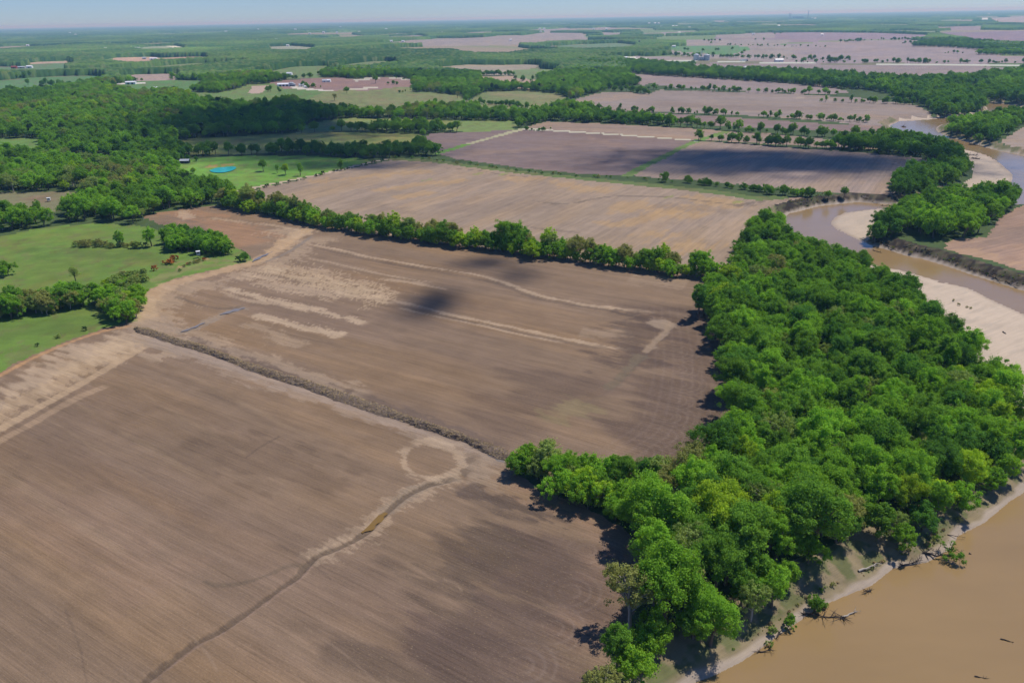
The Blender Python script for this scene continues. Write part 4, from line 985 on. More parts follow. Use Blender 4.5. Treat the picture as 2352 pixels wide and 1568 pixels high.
cnt += row('bank_tree', [(1768,446),(1800,449),(1850,452),(1900,453),(1962,452)], 6, 6, 10, ['hedge0','hedge2','dome1'], DG, 'tree above the eroded bank, from the field', 'trees above the eroded bank', seed=11, wid=3)
cnt += row('shrub', [(1580,420),(1640,428),(1700,435),(1760,442)], 4.5, 3.5, 7, ['hedge0','hedge1','bush0'], ['mid green','dark green'], 'shrub below the shadowed field, from the round tree', 'shrubs below the shadowed field', 'shrub', seed=12, wid=1.5)
cnt += row('shrub', [(905,364),(980,367),(1080,379),(1200,394),(1330,406),(1440,411),(1570,420)], 7.5, 1.4, 3.6, ['bush0','bush1','bush2'], ['mid green','dark green','olive'], 'shrub on the ditch line between the middle fields', 'shrubs on the ditch line', 'shrub', seed=13, wid=2)
cnt += row('cedar_shrub', [(560,441),(620,430),(680,417),(740,402),(800,388),(850,377),(880,368)], 6.5, 1.5, 3.6, ['cone0','bush1','bush2'], ['cedar','cedar','dark green'], 'dark shrub beside the farm track, from its lower end', 'dark shrubs beside the farm track', 'shrub', seed=14, wid=1)
# lone and clumped trees, each placed where the photo shows it (foot pixel, height)
def one(name, key, c, p, h, label, cat='tree', group=None, wide=1.0, rz=None):
    x, y = unproj([p])[0]; z = float(ground_z(np.array([x]), np.array([y]))[0])
    return put_tree(name, key, c, (x, y, z), h, rz if rz is not None else random.random() * 6.28, label, cat, group, wide=wide)
one('pasture_tree','tall0','bright green',(278,566),11,'narrow bright tree standing in the middle of the near pasture thicket line')
one('pasture_tree','tall1','bright green',(349,566),13.5,'taller of the two upright trees in the near pasture, at the thicket end')
one('pasture_tree','loose2','grey green',(175,648),9,'pale feathery tree above the lower pasture belt')
one('lone_tree','hedge1','dark green',(563,600),6,'lone dark bush tree at the pasture corner beside the brown field')
one('lone_tree','bush1','cedar',(550,600),3.4,'squat dark cedar bush leaning against the lone corner tree','shrub')
one('lone_tree','hedge0','mid green',(1528,418),9,'lone round tree on the ditch line above the striped field')
one('pasture_tree','dome1','mid green',(605,394),11,'large spreading tree at the edge of the pond pasture')
one('pasture_tree','tall2','bright green',(637,398),8,'slim bright tree right of the large spreading pond pasture tree')
one('pasture_tree','dome2','yellow green',(657,402),10,'leafy yellow green tree in the group above the dark shrubs')
one('pasture_tree','tall3','bright green',(690,404),11,'tall bright tree at the right end of the pond pasture group')
one('pasture_tree','tall0','mid green',(783,391),11,'single tree between the shaded pasture and the farm track')
one('pasture_tree','dome3','dark green',(410,388),7,'broad dark tree beside the small shed near the pond',wide=1.2)
one('pasture_tree','dome4','dark green',(403,372),7,'dark tree behind the small shed near the pond')
one('pasture_tree','hedge3','dark green',(432,368),5.5,'dark round tree just above the small shed')
one('pasture_tree','hedge2','dark green',(452,370),5,'small dark tree right of the small shed')
one('pasture_tree','hedge0','yellow green',(445,398),5.5,'yellow green bush below the small shed','shrub')
one('pasture_tree','bush2','cedar',(425,401),4,'dark bush left of the yellow green bush','shrub')
one('pasture_tree','loose0','grey green',(375,400),8,'thin pale tree at the left end of the pond pasture')
one('lone_tree','loose1','olive',(769,232),13,'bare looking lone tree on the rolling olive pasture')
one('lone_tree','dome0','mid green',(797,215),13,'round lone tree at the top of the rolling olive pasture')
one('lone_tree','dome1','mid green',(863,192),17,'big round lone tree standing in the reddish brown farm field')
one('lone_tree','hedge1','mid green',(1000,237),9,'small lone tree on the bright part of the rolling pasture')
one('lone_tree','tall1','mid green',(1071,238),16,'dense upright lone tree on the rolling pasture')
one('lone_tree','loose2','olive',(1051,226),12,'bare looking tree on the crest of the rolling pasture')
one('lone_tree','tall2','mid green',(574+.26856*1465,250),10,'small feathery tree at the lower side of the rolling pasture')
one('lone_tree','dome3','mid green',q(0,0,[(243,730)])[0],14,'lone round tree in the far left pasture')
one('dead_bush','bush0','rust',(389,606),3.6,'larger orange brown dead cedar pile on the pasture fence line','shrub','dead orange shrubs',wide=1.5)
one('dead_bush','bush2','rust',(401,601),4,'right hand orange brown dead cedar on the pasture fence line','shrub','dead orange shrubs')
one('dead_bush','bush1','rust',(354,622),3.2,'small orange brown dead bush at the end of the grey thicket','shrub','dead orange shrubs')
one('shrub','bush1','cedar',(197,759),2.2,'dark little bush in the lower left pasture','shrub')
one('shrub','bush2','cedar',(86,795),1.5,'tiny dark bush near the bottom of the lower left pasture','shrub')
one('shrub','bush0','grey green',(134,776),2.2,'pale grey bush in the lower left pasture','shrub')
one('shrub','bush0','dark green',(413,623),1.8,'tiny dark bush on the grass below the orange dead bushes','shrub')
for k, (px, py, h) in enumerate([(232,222,6),(250,227,6),(340,228,7)]): pass
def clump(name, poly, sp, hmin, hmax, keys, cols, label, group, seed, cat='tree'):
    P = unproj(poly); pp = scatter(P, sp, seed); rng = np.random.default_rng(seed)
    pp = pp[inview(pp[:, 0], pp[:, 1], 3)]
    pxs = proj(pp[:, 0], pp[:, 1], np.zeros(len(pp)))[0]; pp = pp[np.argsort(pxs)]
    zz = ground_z(pp[:, 0].copy(), pp[:, 1].copy())
    for k, (x, y) in enumerate(pp):
        h = hmin + (hmax - hmin) * rng.random(); c = cols[rng.integers(len(cols))]
        put_tree(name, rng.choice(keys), c, (x, y, zz[k]), h, rng.random() * 6.28, '%s %s %s' % (nth(k), c, label), cat, group, pale=(c in ('olive', 'grey green')))
    return len(pp)
HK = ['hedge0','hedge1','hedge2','hedge3']
cnt += clump('thicket_tree', [(378,562),(400,548),(440,548),(500,562),(530,578),(534,588),(500,590),(450,582),(400,576)], 4.8, 7, 11.5, HK + ['tall1'], ['bright green','mid green','dark green','bright green'], 'tree from the left in the field lobe clump', 'trees of the clump at the field lobe', 21)
cnt += clump('thicket_tree', [(-60,712),(80,703),(180,690),(235,695),(240,700),(215,700),(120,722),(-60,742)], 4.6, 8, 12.5, HK + ['loose0'], ['mid green','grey green','bright green','olive','mid green'], 'tree from the left in the lower pasture belt', 'trees of the lower pasture belt', 22)
cnt += clump('thicket_tree', [(235,688),(290,665),(320,685),(328,715),(318,735),(290,742),(258,735),(240,712)], 4.8, 7.5, 11.5, HK + ['dome2'], ['bright green','yellow green','bright green','olive','grey green'], 'tree from the left in the leafy clump at the ridge corner', 'trees of the clump at the ridge corner', 23)
cnt += clump('thicket_shrub', [(160,562),(220,560),(275,565),(345,567),(345,571),(270,571),(160,567)], 3.6, 2.5, 5, ['bush0','bush1','hedge0'], ['grey green','olive','olive','grey green'], 'shrub from the left in the thin pasture thicket', 'shrubs of the thin thicket line', 24, 'shrub')
cnt += clump('thicket_shrub', [(245,645),(290,632),(345,632),(350,645),(300,655),(255,660)], 3.4, 2.5, 5, ['bush0','bush1','loose1'], ['olive','grey green','dark green'], 'shrub from the left in the bare grey thicket', 'shrubs of the bare thicket', 25, 'shrub')
cnt += clump('thicket_tree', [(-60,640),(0,634),(30,622),(48,618),(30,632),(-60,655)], 4.5, 6, 9, HK, ['mid green','bright green','dark green'], 'tree from the left in the small group at the left border', 'trees at the left border', 26)
cnt += clump('thicket_shrub', [(420,608),(450,600),(472,594),(474,598),(450,606),(424,613)], 3, 1.2, 2.2, ['bush0','bush1'], ['olive','rust','olive'], 'dead shrub from the left by the hunting box', 'dead brush by the hunting box', 27, 'shrub')
cnt += clump('sandbar_shrub', [(2150,660),(2190,672),(2235,690),(2232,694),(2180,680)], 5, .6, 1.3, ['bush0','bush1'], ['olive','grey green'], 'tiny scrub tuft from the left on the long sand bar', 'scrub tufts on the long sand bar', 28, 'shrub')
cnt += clump('bank_shrub', [(1700,1478),(1760,1430),(1850,1378),(1950,1330),(2050,1290),(2060,1298),(1960,1345),(1860,1400),(1770,1455)], 4.6, 1.4, 4.6, ['bush0','bush1','bush2','hedge1'], ['mid green','olive','grey green','bright green'], 'small shrub from the left on the near sandy river bank', 'shrubs on the near river bank', 29, 'shrub')
print('individual trees beyond the wood', cnt)

# masses of trees nobody would count
def mass(nm, P, sp, hmean, seed, cols, keys=('dome', 'tall', 'hedge'), keep=1.0, skip_zones=True):
    pp = scatter(P, sp, seed, keep=keep); rng = np.random.default_rng(seed)
    pp = pp[inview(pp[:, 0], pp[:, 1], 5, 420, 200)]
    zi, dw = zone_ids(pp[:, 0], pp[:, 1])
    ok = (zi < 0) & (dw > 3) if skip_zones else dw > 2
    pp = pp[ok]; zz = ground_z(pp[:, 0].copy(), pp[:, 1].copy())
    pn = fbm(pp[:, 0] / 90., pp[:, 1] / 90., seed + 7, 3)
    for k, (x, y) in enumerate(pp):
        r = rng.random(); c = cols[min(len(cols) - 1, int((pn[k] * 1.9 - .45 + .35 * (r - .5)) * len(cols)) if pn[k] > .24 else 0)] if True else 0
        c = cols[max(0, min(len(cols) - 1, int((np.clip(pn[k] * 2 - .5, 0, .999) * .6 + r * .4) * len(cols))))]
        kk = keys[rng.integers(len(keys))]
        GNP.append((nm, x, y, zz[k], hmean * (.72 + .55 * rng.random()), rng.random() * 6.28, kk + str(rng.integers(3)), c))
for (nm, _, sp_, h_), P in zip(WOODS, P_WOODS):
    mass(nm, P, sp_, h_, 31 + int(abs(P[0, 0])) % 17, ['mid green', 'dark green', 'mid green', 'bright green'], skip_zones=False)
CANOPY_R = 1900.0
pl = scatter(P_LW, 9.0, 41)
d_ = np.hypot(pl[:, 0], pl[:, 1]); pl = pl[(d_ < CANOPY_R + 60) & inview(pl[:, 0], pl[:, 1], 5, 420, 60)]
zi, dw = zone_ids(pl[:, 0], pl[:, 1]); bx, by = unproj([(113, 463)])[0]; pl = pl[(zi == -1) & (dw > 3) & ~((abs(pl[:, 0] - bx * pl[:, 1] / by) < 9) & (pl[:, 1] < by + 3) & (pl[:, 1] > by - 75))]
zz = ground_z(pl[:, 0].copy(), pl[:, 1].copy()); pn = fbm(pl[:, 0] / 110., pl[:, 1] / 110., 47, 3); pm = vnoise(pl[:, 0] / 260., pl[:, 1] / 260., 49)
rng = np.random.default_rng(44)
CL = ['dark green', 'mid green', 'grey green', 'mid green', 'bright green', 'yellow green', 'olive']
for k, (x, y) in enumerate(pl):
    r = rng.random(); v = np.clip(pn[k] * 2 - .5, 0, .999) * .55 + r * .45
    c = 'dark green' if v < .25 else 'mid green' if v < .5 else 'bright green' if v < .72 else 'grey green' if v < .84 else 'yellow green' if v < .9 else 'olive'
    if r > .985: c = 'cedar'
    kk = ('dome', 'tall', 'hedge')[rng.integers(3)] if c not in ('olive', 'grey green') else 'loose'
    GNP.append(('hillwood', x, y, zz[k], (8 + 8.5 * rng.random()) * (.8 + .4 * pn[k] * 1.2), rng.random() * 6.28, kk + str(rng.integers(3)), c))
P_BK = unproj([(1560,1600),(1600,1540),(1700,1470),(1850,1370),(2000,1290),(2100,1240),(2260,1160),(2352,1100),(2352,1150),(2260,1215),(2130,1300),(2000,1360),(1850,1430),(1760,1490),(1640,1560),(1590,1640)], -2, False)
pk = scatter(P_BK, 1.05, 61); _, dwk = zone_ids(pk[:, 0], pk[:, 1]); ok = (dwk > 2.2) & (fbm(pk[:, 0] / 4., pk[:, 1] / 4., 67, 2) > .42); pk = pk[ok]; zk = ground_z(pk[:, 0].copy(), pk[:, 1].copy())
rng = np.random.default_rng(62)
for k, (x, y) in enumerate(pk):
    GNP.append(('bank', x, y, zk[k] - .1, .3 + 1.2 * rng.random() ** 3, rng.random() * 6.28, 'bush%d' % rng.integers(3), ('olive', 'olive', 'grey green', 'mid green', 'stalk')[rng.integers(5)]))
P_BK2 = unproj([(2043,560),(2123,575),(2177,590),(2231,608),(2352,640),(2352,668),(2231,630),(2177,611),(2123,595),(2043,574),(1900,440),(1800,455),(1790,470),(1881,470),(1975,460),(2050,455),(2050,445)], -1, False)
pk = scatter(P_BK2, 3.0, 63); zk_, dwk = zone_ids(pk[:, 0], pk[:, 1]); pk = pk[(dwk > 1.5) & (zk_ < 0)]; zk = ground_z(pk[:, 0].copy(), pk[:, 1].copy())
for k, (x, y) in enumerate(pk):
    GNP.append(('bank', x, y, zk[k] - .1, .5 + 1.2 * rng.random() ** 2.5, rng.random() * 6.28, 'bush%d' % rng.integers(3), ('stalk', 'olive', 'grey green', 'cedar')[rng.integers(4)]))
# far tree lines
FARROWS = [(q(3,0,[(400,535),(900,540),(1500,543),(2000,545),(2400,548)]), 9, 13), (q(2,0,[(1240,470),(1500,480),(1660,490),(1800,490),(2352,508),(3000,520)]), 9, 14),
  (q(3,0,[(780,368),(900,360),(1040,348),(1500,345)]), 14, 14), (q(3,0,[(0,282),(500,278),(900,282),(1400,285)]), 22, 14), (q(3,0,[(0,398),(150,398),(400,402),(670,405)]), 18, 10),
  (q(2,0,[(1950,390),(2150,393),(2352,398)]), 16, 12), (q(2,0,[(0,905),(150,915),(300,935)]), 6, 8), (q(1,0,[(1955,888),(2100,900),(2352,920)]), 6, 10), (q(1,0,[(1280,795),(1400,785),(1440,790)]), 8, 9),
  (q(1,0,[(165,785),(290,792)]), 7, 10), (q(1,0,[(440,740),(520,750),(600,755)]), 7, 9), (q(1,0,[(490,755),(540,755)]), 6, 7), (q(1,0,[(1265,680),(1405,690)]), 7, 8), (q(1,0,[(1195,725),(1260,728)]), 7, 9),
  (q(2,0,[(960,780),(1100,785),(1200,800),(1280,812)]), 7, 13), (q(2,0,[(1590,550),(1680,556)]), 9, 11), (q(2,0,[(1160,528),(1210,530)]), 9, 13), (q(3,0,[(1690,460),(1860,462)]), 18, 12),
  (q(3,0,[(1310,375),(1600,375)]), 12, 15), (q(0,0,[(0,680),(200,670),(600,640),(1000,650)]), 10, 13), (q(0,0,[(350,735),(600,745),(960,750)]), 9, 15), (q(0,0,[(65,785),(150,800)]), 8, 14),
  (q(2,0,[(240,1115),(400,1118),(520,1120)]), 6, 5), (q(3,0,[(50,345),(210,345)]), 20, 14), (q(3,0,[(2350,420),(2700,430)]), 12, 15), (q(3,0,[(1700,870),(1400,895),(1240,890)]), 7, 12), (q(2,0,[(130,690),(350,702)]), 8, 12)]
rng = np.random.default_rng(77)
for pts_, step, h_ in FARROWS:
    P = L(pts_); seg = np.hypot(*np.diff(P, axis=0).T); cum = np.concatenate([[0], np.cumsum(seg)]); s = 0
    while s < cum[-1]:
        i = min(np.searchsorted(cum, s, 'right') - 1, len(seg) - 1); t = (s - cum[i]) / seg[i]; p = P[i] * (1 - t) + P[i + 1] * t + rng.normal(size=2) * 2.5
        GNP.append(('rows', p[0], p[1], float(ground_z(p[:1].copy(), p[1:].copy())[0]), h_ * (.35 + .85 * rng.random()), rng.random() * 6.28, ('dome', 'tall', 'hedge')[rng.integers(3)] + str(rng.integers(3)), ('mid green', 'dark green')[rng.integers(2)]))
        s += step * (.2 + 2.2 * rng.random() ** 2.2)
for px, py in q(2,0,[(1735,448),(1580,438),(1605,438),(1845,440),(1865,440),(2068,472),(2088,452),(1985,435),(1745,357),(1785,358),(1810,358),(1838,358),(1880,358),(1805,382),(800,376),(820,376),(835,505),(850,520)]) + q(3,0,[(220,298),(270,294),(1120,288),(2125,190)]):
    x, y = unproj([(px, py)])[0]; GNP.append(('rows', x, y, float(hills(x, y)), 14, rng.random() * 6, 'dome%d' % rng.integers(3), 'mid green'))

# geometry-node mass: one object per wood, points carry size, turn and which tree
variants = sorted({(g[6], g[7]) for g in GNP}); vid = {v: i for i, v in enumerate(variants)}
vcol = bpy.data.collections.new('tree_sources')
for i, (key, c) in enumerate(variants):
    g, H0 = SHAPES[key]
    cf = g[1]; cv = g[0]
    V = np.vstack([cv, g[2]]); F = np.vstack([cf, g[3] + len(cv)])
    me = mesh_np('tree_source', V, F, [LEAF[c], M_PALEBARK if c in ('olive', 'grey green') else M_BARK], np.concatenate([np.zeros(len(cf)), np.ones(len(g[3]))]))
    vcol.objects.link(bpy.data.objects.new('v%03d' % i, me))
def gn_group():
    ng = bpy.data.node_groups.new('plant', 'GeometryNodeTree')
    ng.interface.new_socket('Geometry', in_out='INPUT', socket_type='NodeSocketGeometry'); ng.interface.new_socket('Geometry', in_out='OUTPUT', socket_type='NodeSocketGeometry')
    N = ng.nodes.new; l = ng.links.new
    gi = N('NodeGroupInput'); go = N('NodeGroupOutput'); ci = N('GeometryNodeCollectionInfo'); ci.inputs[0].default_value = vcol; ci.inputs[1].default_value = True; ci.inputs[2].default_value = True
    ip = N('GeometryNodeInstanceOnPoints'); ip.inputs['Pick Instance'].default_value = True
    def A(n, t):
        a = N('GeometryNodeInputNamedAttribute'); a.data_type = t; a.inputs[0].default_value = n; return a.outputs[0]
    l(gi.outputs[0], ip.inputs['Points']); l(ci.outputs[0], ip.inputs['Instance']); l(A('vi', 'INT'), ip.inputs['Instance Index'])
    cx_ = N('ShaderNodeCombineXYZ'); l(A('turn', 'FLOAT'), cx_.inputs[2]); l(cx_.outputs[0], ip.inputs['Rotation'])
    l(A('size', 'FLOAT'), ip.inputs['Scale']); l(ip.outputs[0], go.inputs[0]); return ng
NG = gn_group()
MASSES = {'wood': ('riverside_woodland', 'dense green riverside wood inside the bend of the muddy river'), 'island': ('river_bend_woodland', 'rounded dark green wood across the river inside the next bend'),
  'belt': ('sandbar_woodland', 'thick dark tree belt along the left edge of the far sand bar'), 'farwood': ('distant_plain_woodland', 'broad blue green wood belts crossing the far plain'),
  'strip': ('willow_strip_woodland', 'dense low willow wood on the far side of the upper river'), 'hillwood': ('hill_woodland', 'rolling mixed green woods covering the hills at left'),
  'bank': ('bank_undergrowth', 'low weeds and dead grass tufts scattered over the river banks'), 'rows': ('distant_treelines', 'thin dark tree lines dividing the far plain fields')}
for nm, (on, lab) in MASSES.items():
    G = [g for g in GNP if g[0] == nm]
    me = bpy.data.meshes.new(on); me.from_pydata([(g[1], g[2], g[3]) for g in G], [], [])
    a = me.attributes.new('vi', 'INT', 'POINT'); a.data.foreach_set('value', np.array([vid[(g[6], g[7])] for g in G], np.int32))
    a = me.attributes.new('turn', 'FLOAT', 'POINT'); a.data.foreach_set('value', np.array([g[5] for g in G], np.float32))
    a = me.attributes.new('size', 'FLOAT', 'POINT'); a.data.foreach_set('value', np.array([g[4] / SHAPES[g[6]][1] for g in G], np.float32))
    o = link(on, me); tag(o, lab, kind='stuff'); md = o.modifiers.new('plant', 'NODES'); md.node_group = NG
    print(on, len(G))

# ------------------------------------------------------------------ far canopy: woods beyond two kilometres as one rough leafy surface
rf = [CANOPY_R]
while rf[-1] < 60000: rf.append(rf[-1] + max(9.0, (rf[-1] - 5000) * .010))
rf = np.array(rf); af = np.radians(np.linspace(-46, 46, 1340)); RR, AA = np.meshgrid(rf, af, indexing='ij')
x = RR * np.sin(AA); y = RR * np.cos(AA)
jx = (vnoise(x / 5., y / 5., 201) - .5) * 3
xf = x.ravel(); yf = y.ravel()
zi, dw = zone_ids(xf, yf)
mos = np.zeros(xf.shape)
cs = 620.0; ix = np.floor(xf / cs + .8 * vnoise(xf / 700., yf / 700., 5)).astype(np.int64); iy = np.floor(yf / (cs * 2.2)).astype(np.int64)
plain = xf > 250 + .02 * yf
rand = hash2(ix, iy, 15); open_ = (rand < np.where(plain, .34, .17)) & (np.hypot(xf, yf) > 3600) & (vnoise(xf / 240., yf / 240., 17) > .35) & (np.hypot(xf, yf) < 14000)
plainpoly = unproj(q(2,0,[(1480,560),(1800,520),(2352,540),(4700,560),(4700,600),(3500,700),(1300,640)]))
open_ |= (fbm(xf / 520., yf / 800., 19, 2) > np.where(plain, .61, .64)) & (np.hypot(xf, yf) > 2300) & (np.hypot(xf, yf) < 15000)
isw = (zi == -1) & ~open_ & (dw > 3)
# the near part of the plain: bare ground between the traced woods stays open
near_open = (np.hypot(xf, yf) < 2700) & ~inpoly(P_LW, xf, yf)
isw &= ~near_open
isw = isw.reshape(x.shape)
def crowns(x, y, s, seed):
    """height of packed round crowns"""
    best = np.full(x.shape, 9.0); tone = np.zeros(x.shape)
    ix = np.floor(x / s).astype(np.int64); iy = np.floor(y / s).astype(np.int64)
    for dx in (-1, 0, 1):
        for dy in (-1, 0, 1):
            cx = ix + dx; cy = iy + dy
            px = (cx + .15 + .7 * hash2(cx, cy, seed)) * s; py = (cy + .15 + .7 * hash2(cx, cy, seed + 1)) * s
            d = np.hypot(x - px, y - py) / (s * (.55 + .35 * hash2(cx, cy, seed + 2)))
            b = d < best; best = np.where(b, d, best); tone = np.where(b, hash2(cx, cy, seed + 3), tone)
    return np.sqrt(np.clip(1 - best ** 2 * .8, 0, 1)), tone
dome, tone = crowns(x, y, 11.0, 301)
topz = hills(x, y) + 5 + 7 * fbm(x / 120., y / 120., 303, 3) + 6.5 * dome * (.6 + .6 * tone)
F = np.stack([np.arange(x.size).reshape(x.shape)[:-1, :-1], np.arange(x.size).reshape(x.shape)[:-1, 1:], np.arange(x.size).reshape(x.shape)[1:, 1:], np.arange(x.size).reshape(x.shape)[1:, :-1]], -1)
cellw = isw[:-1, :-1] & isw[1:, :-1] & isw[:-1, 1:] & isw[1:, 1:]
edgev = np.zeros(x.shape, bool)
nb = np.zeros(x.shape, int); nb[:-1, :-1] += cellw; nb[1:, :-1] += cellw; nb[:-1, 1:] += cellw; nb[1:, 1:] += cellw
zc = np.where(nb == 4, topz, hills(x, y) - .5)
Fk = F[cellw]; used, inv = np.unique(Fk, return_inverse=True)
pt = fbm(x / 260., y / 260., 305, 3); ptu = pt.ravel()[used]; tu = tone.ravel()[used]
big = vnoise(x / 1500., y / 900., 307).ravel()[used]
c1 = np.array((.040, .095, .035)); c2 = np.array((.125, .215, .052)); c3 = np.array((.13, .155, .07))
wgt = np.clip(ptu * 1.6 - .5 + (tu - .5) * .9, 0, 1)[:, None]
colc = (c1 * (1 - wgt) + c2 * wgt) * (.75 + .5 * big)[:, None]
gg = (tu > .9)[:, None] * .6; colc = colc * (1 - gg) + c3 * gg
mt, n_ = newmat('far_canopy'); b = NB(n_); bsdf_out(b, b.attr('tint', 'Color'), 1.0, .0)
me = mesh_np('distant_woodland', np.stack([x.ravel()[used], y.ravel()[used], zc.ravel()[used]], -1), inv.reshape(-1, 4), [mt], smooth=False, attrs={'tint': ('FLOAT_COLOR', np.hstack([colc, np.ones((len(colc), 1))]))})
tag(link('distant_woodland', me), 'endless blue green woods running to the skyline', kind='stuff')
print('far canopy faces', len(Fk))

# ------------------------------------------------------------------ the spoil ridge across the near field
def ridge():
    P = smooth_line(unproj(RID), 24); seg = np.hypot(*np.diff(P, axis=0).T); cum = np.concatenate([[0], np.cumsum(seg)])
    s = np.arange(0, cum[-1], .45); px = np.interp(s, cum, P[:, 0]); py = np.interp(s, cum, P[:, 1])
    tx = np.gradient(px); ty = np.gradient(py); l_ = np.hypot(tx, ty); nx, ny = -ty / l_, tx / l_
    K = 13; V = []
    wv = 2.6 + 1.5 * (fbm(s / 12., s * 0, 5, 2) - .5) * 2; T = s / cum[-1]; wv = wv * np.minimum(1, np.minimum(T, 1 - T) * 30 + .25)
    for j in range(K):
        f = (j / (K - 1)) * 2 - 1
        h = 1.05 * (1 - f * f) * (.65 + .7 * vnoise(s / 1.3, np.full_like(s, j * .9), 8)) * (.7 + .6 * fbm(s / 18., s * 0, 12, 2)) - .08
        o_ = (vnoise(s / 1.1, np.full_like(s, j * 1.7), 9) - .5) * .7
        V.append(np.stack([px + nx * (f * wv + o_), py + ny * (f * wv + o_), h * np.minimum(1, wv / 1.5)], -1))
    V = np.stack(V, 1); n = len(s)
    idx = np.arange(n * K).reshape(n, K); F = np.stack([idx[:-1, :-1], idx[1:, :-1], idx[1:, 1:], idx[:-1, 1:]], -1).reshape(-1, 4)
    me = mesh_np('spoil_ridge', V.reshape(-1, 3), F, [M_SPOIL])
    r = link('spoil_ridge', me); tag(r, 'long dark ridge of rough ditch spoil and dead stalks crossing the brown field', 'earth ridge')
    rng = np.random.default_rng(3); m_ = 9000; k = rng.integers(0, n, m_); j = rng.integers(1, K - 1, m_)
    c = V[k, j] + rng.normal(size=(m_, 3)) * .12
    d = np.stack([nx[k], ny[k], np.zeros(m_)], -1) * rng.choice([-1, 1], m_)[:, None] + rng.normal(size=(m_, 3)) * .55; d[:, 2] = abs(d[:, 2]) * .9 + .15; d /= np.linalg.norm(d, axis=1)[:, None]
    side = np.cross(d, rng.normal(size=(m_, 3))); side /= np.linalg.norm(side, axis=1)[:, None]; ln = (.25 + .5 * rng.random(m_))[:, None]; wd = .07
    V2 = np.stack([c - side * wd, c + side * wd, c + side * wd * .5 + d * ln, c - side * wd * .5 + d * ln], 1).reshape(-1, 3)
    link('dead_stalks', mesh_np('dead_stalks', V2, np.arange(4 * m_).reshape(-1, 4), [LEAF['stalk']]), r)
ridge()

# ------------------------------------------------------------------ dead wood
def tubes_mesh(name, parts, mat):
    v, f = join(parts); return mesh_np(name, v, f, [mat], smooth=True)
def snag(name, p0, p1, r0, mat, label, nb=8, blen=.4, lift=.4, z=None, seed=0, root=True, cat='fallen tree', leafy=None):
    rng = np.random.default_rng(seed + 900)
    a = unproj([p0], WZ if z is None else z, False)[0]; b = unproj([p1], WZ if z is None else z, False)[0]
    za = max(float(ground_z(np.array([a[0]]), np.array([a[1]]))[0]), WZ); zb = max(float(ground_z(np.array([b[0]]), np.array([b[1]]))[0]), WZ)
    a = np.array((*a, za + r0 * .6)); b = np.array((*b, zb + lift)); Ln = np.linalg.norm(b - a)
    pts_ = [a + (b - a) * t + rng.normal(size=3) * Ln * .02 * (t > 0) for t in np.linspace(0, 1, 7)]
    o = link(name, tubes_mesh(name, [tube(pts_, np.linspace(r0, r0 * .2, 7), 7)], mat)); tag(o, label, cat)
    br = []
    tips = []
    for k in range(nb):
        t = .3 + .68 * rng.random(); s0 = a + (b - a) * t; d = (b - a) / Ln * .6 + rng.normal(size=3) * .55; d[2] = abs(d[2]) * .7; d /= np.linalg.norm(d)
        l_ = Ln * blen * (.5 + .7 * rng.random()) * (1.15 - t * .5); e = s0 + d * l_
        br.append(tube([s0, s0 + d * l_ * .5 + rng.normal(size=3) * l_ * .06, e], [r0 * .34, r0 * .2, r0 * .06], 4)); tips.append(e)
        for _ in range(2):
            d2 = d + rng.normal(size=3) * .5; d2 /= np.linalg.norm(d2); s2 = s0 + d * l_ * (.3 + .5 * rng.random()); br.append(tube([s2, s2 + d2 * l_ * .4], [r0 * .14, r0 * .04], 4))
    link('branches', tubes_mesh('branches', br, mat), o)
    if root:
        rt = [tube([a, a - (b - a) / Ln * r0 * 2 + rng.normal(size=3) * r0 * 4.5 * np.array((1, 1, .6)) + np.array((0, 0, r0))], [r0 * .5, r0 * .1], 4) for _ in range(11)]
        link('root_ball', tubes_mesh('root_ball', rt, M_CHAR), o)
    if leafy:
        C = np.array([t_ for t_ in tips]); v, f = leaves(C, np.full(len(C), .9), 70, .4, rng); link('foliage', mesh_np('foliage', v, f, [LEAF[leafy]]), o)
    return o
R33 = lambda x, y: q(3, 3, [(x, y)])[0]
R31 = lambda x, y: q(3, 1, [(x, y)])[0]
R30 = lambda x, y: q(3, 0, [(x, y)])[0]
snag('fallen_tree', R33(935, 612), R33(1130, 535), .28, M_PALEBARK, 'bleached pale fallen trunk lying on the grassy river bank', 5, .3, .6, -2.5, 1, False)
snag('fallen_tree', R33(1500, 480), R33(1790, 525), .3, M_CHAR, 'toppled bushy tree with green tips reaching over the river', 14, .5, 1.2, None, 2, True, leafy='mid green')
snag('fallen_tree', R33(1660, 415), R33(1840, 465), .14, M_CHAR, 'thin bare trunk stretching into the river above the toppled bushy tree', 5, .3, .2, None, 3, False)
snag('fallen_tree', R33(1690, 325), R33(1840, 335), .12, M_CHAR, 'slim bare branch poking from the bank toward the top of the near river', 4, .35, .5, None, 4, False)
snag('fallen_tree', R33(470, 985), R33(790, 1015), .22, M_CHAR, 'bare tree lying in the shallow water with thin twigs spread flat', 14, .45, .2, None, 5, True)
snag('driftwood', R33(800, 1008), R33(925, 958), .26, M_PALEBARK, 'pale forked driftwood log stranded off the near bank', 4, .4, .3, None, 6, True, 'driftwood')
snag('driftwood', R33(1035, 780), R33(975, 805), .2, M_CHAR, 'dark tangle of roots at the water edge below the grassy bank', 8, .6, .8, None, 7, True, 'driftwood')
snag('driftwood', R33(90, 1302), R33(210, 1302), .16, M_CHAR, 'dark snag with an upright spike near the lower end of the river bank', 6, .5, .6, None, 8, True, 'driftwood')
snag('driftwood', R33(255, 1150), R33(235, 1195), .2, M_CHAR, 'dark stub of roots on the mud right of the spiked snag', 6, .5, .3, None, 9, True, 'driftwood')
snag('driftwood', R33(2150, 1190), R33(2260, 1220), .16, M_CHAR, 'drowned branch just breaking the water in the middle of the near river', 5, .3, .05, None, 10, False, 'driftwood')
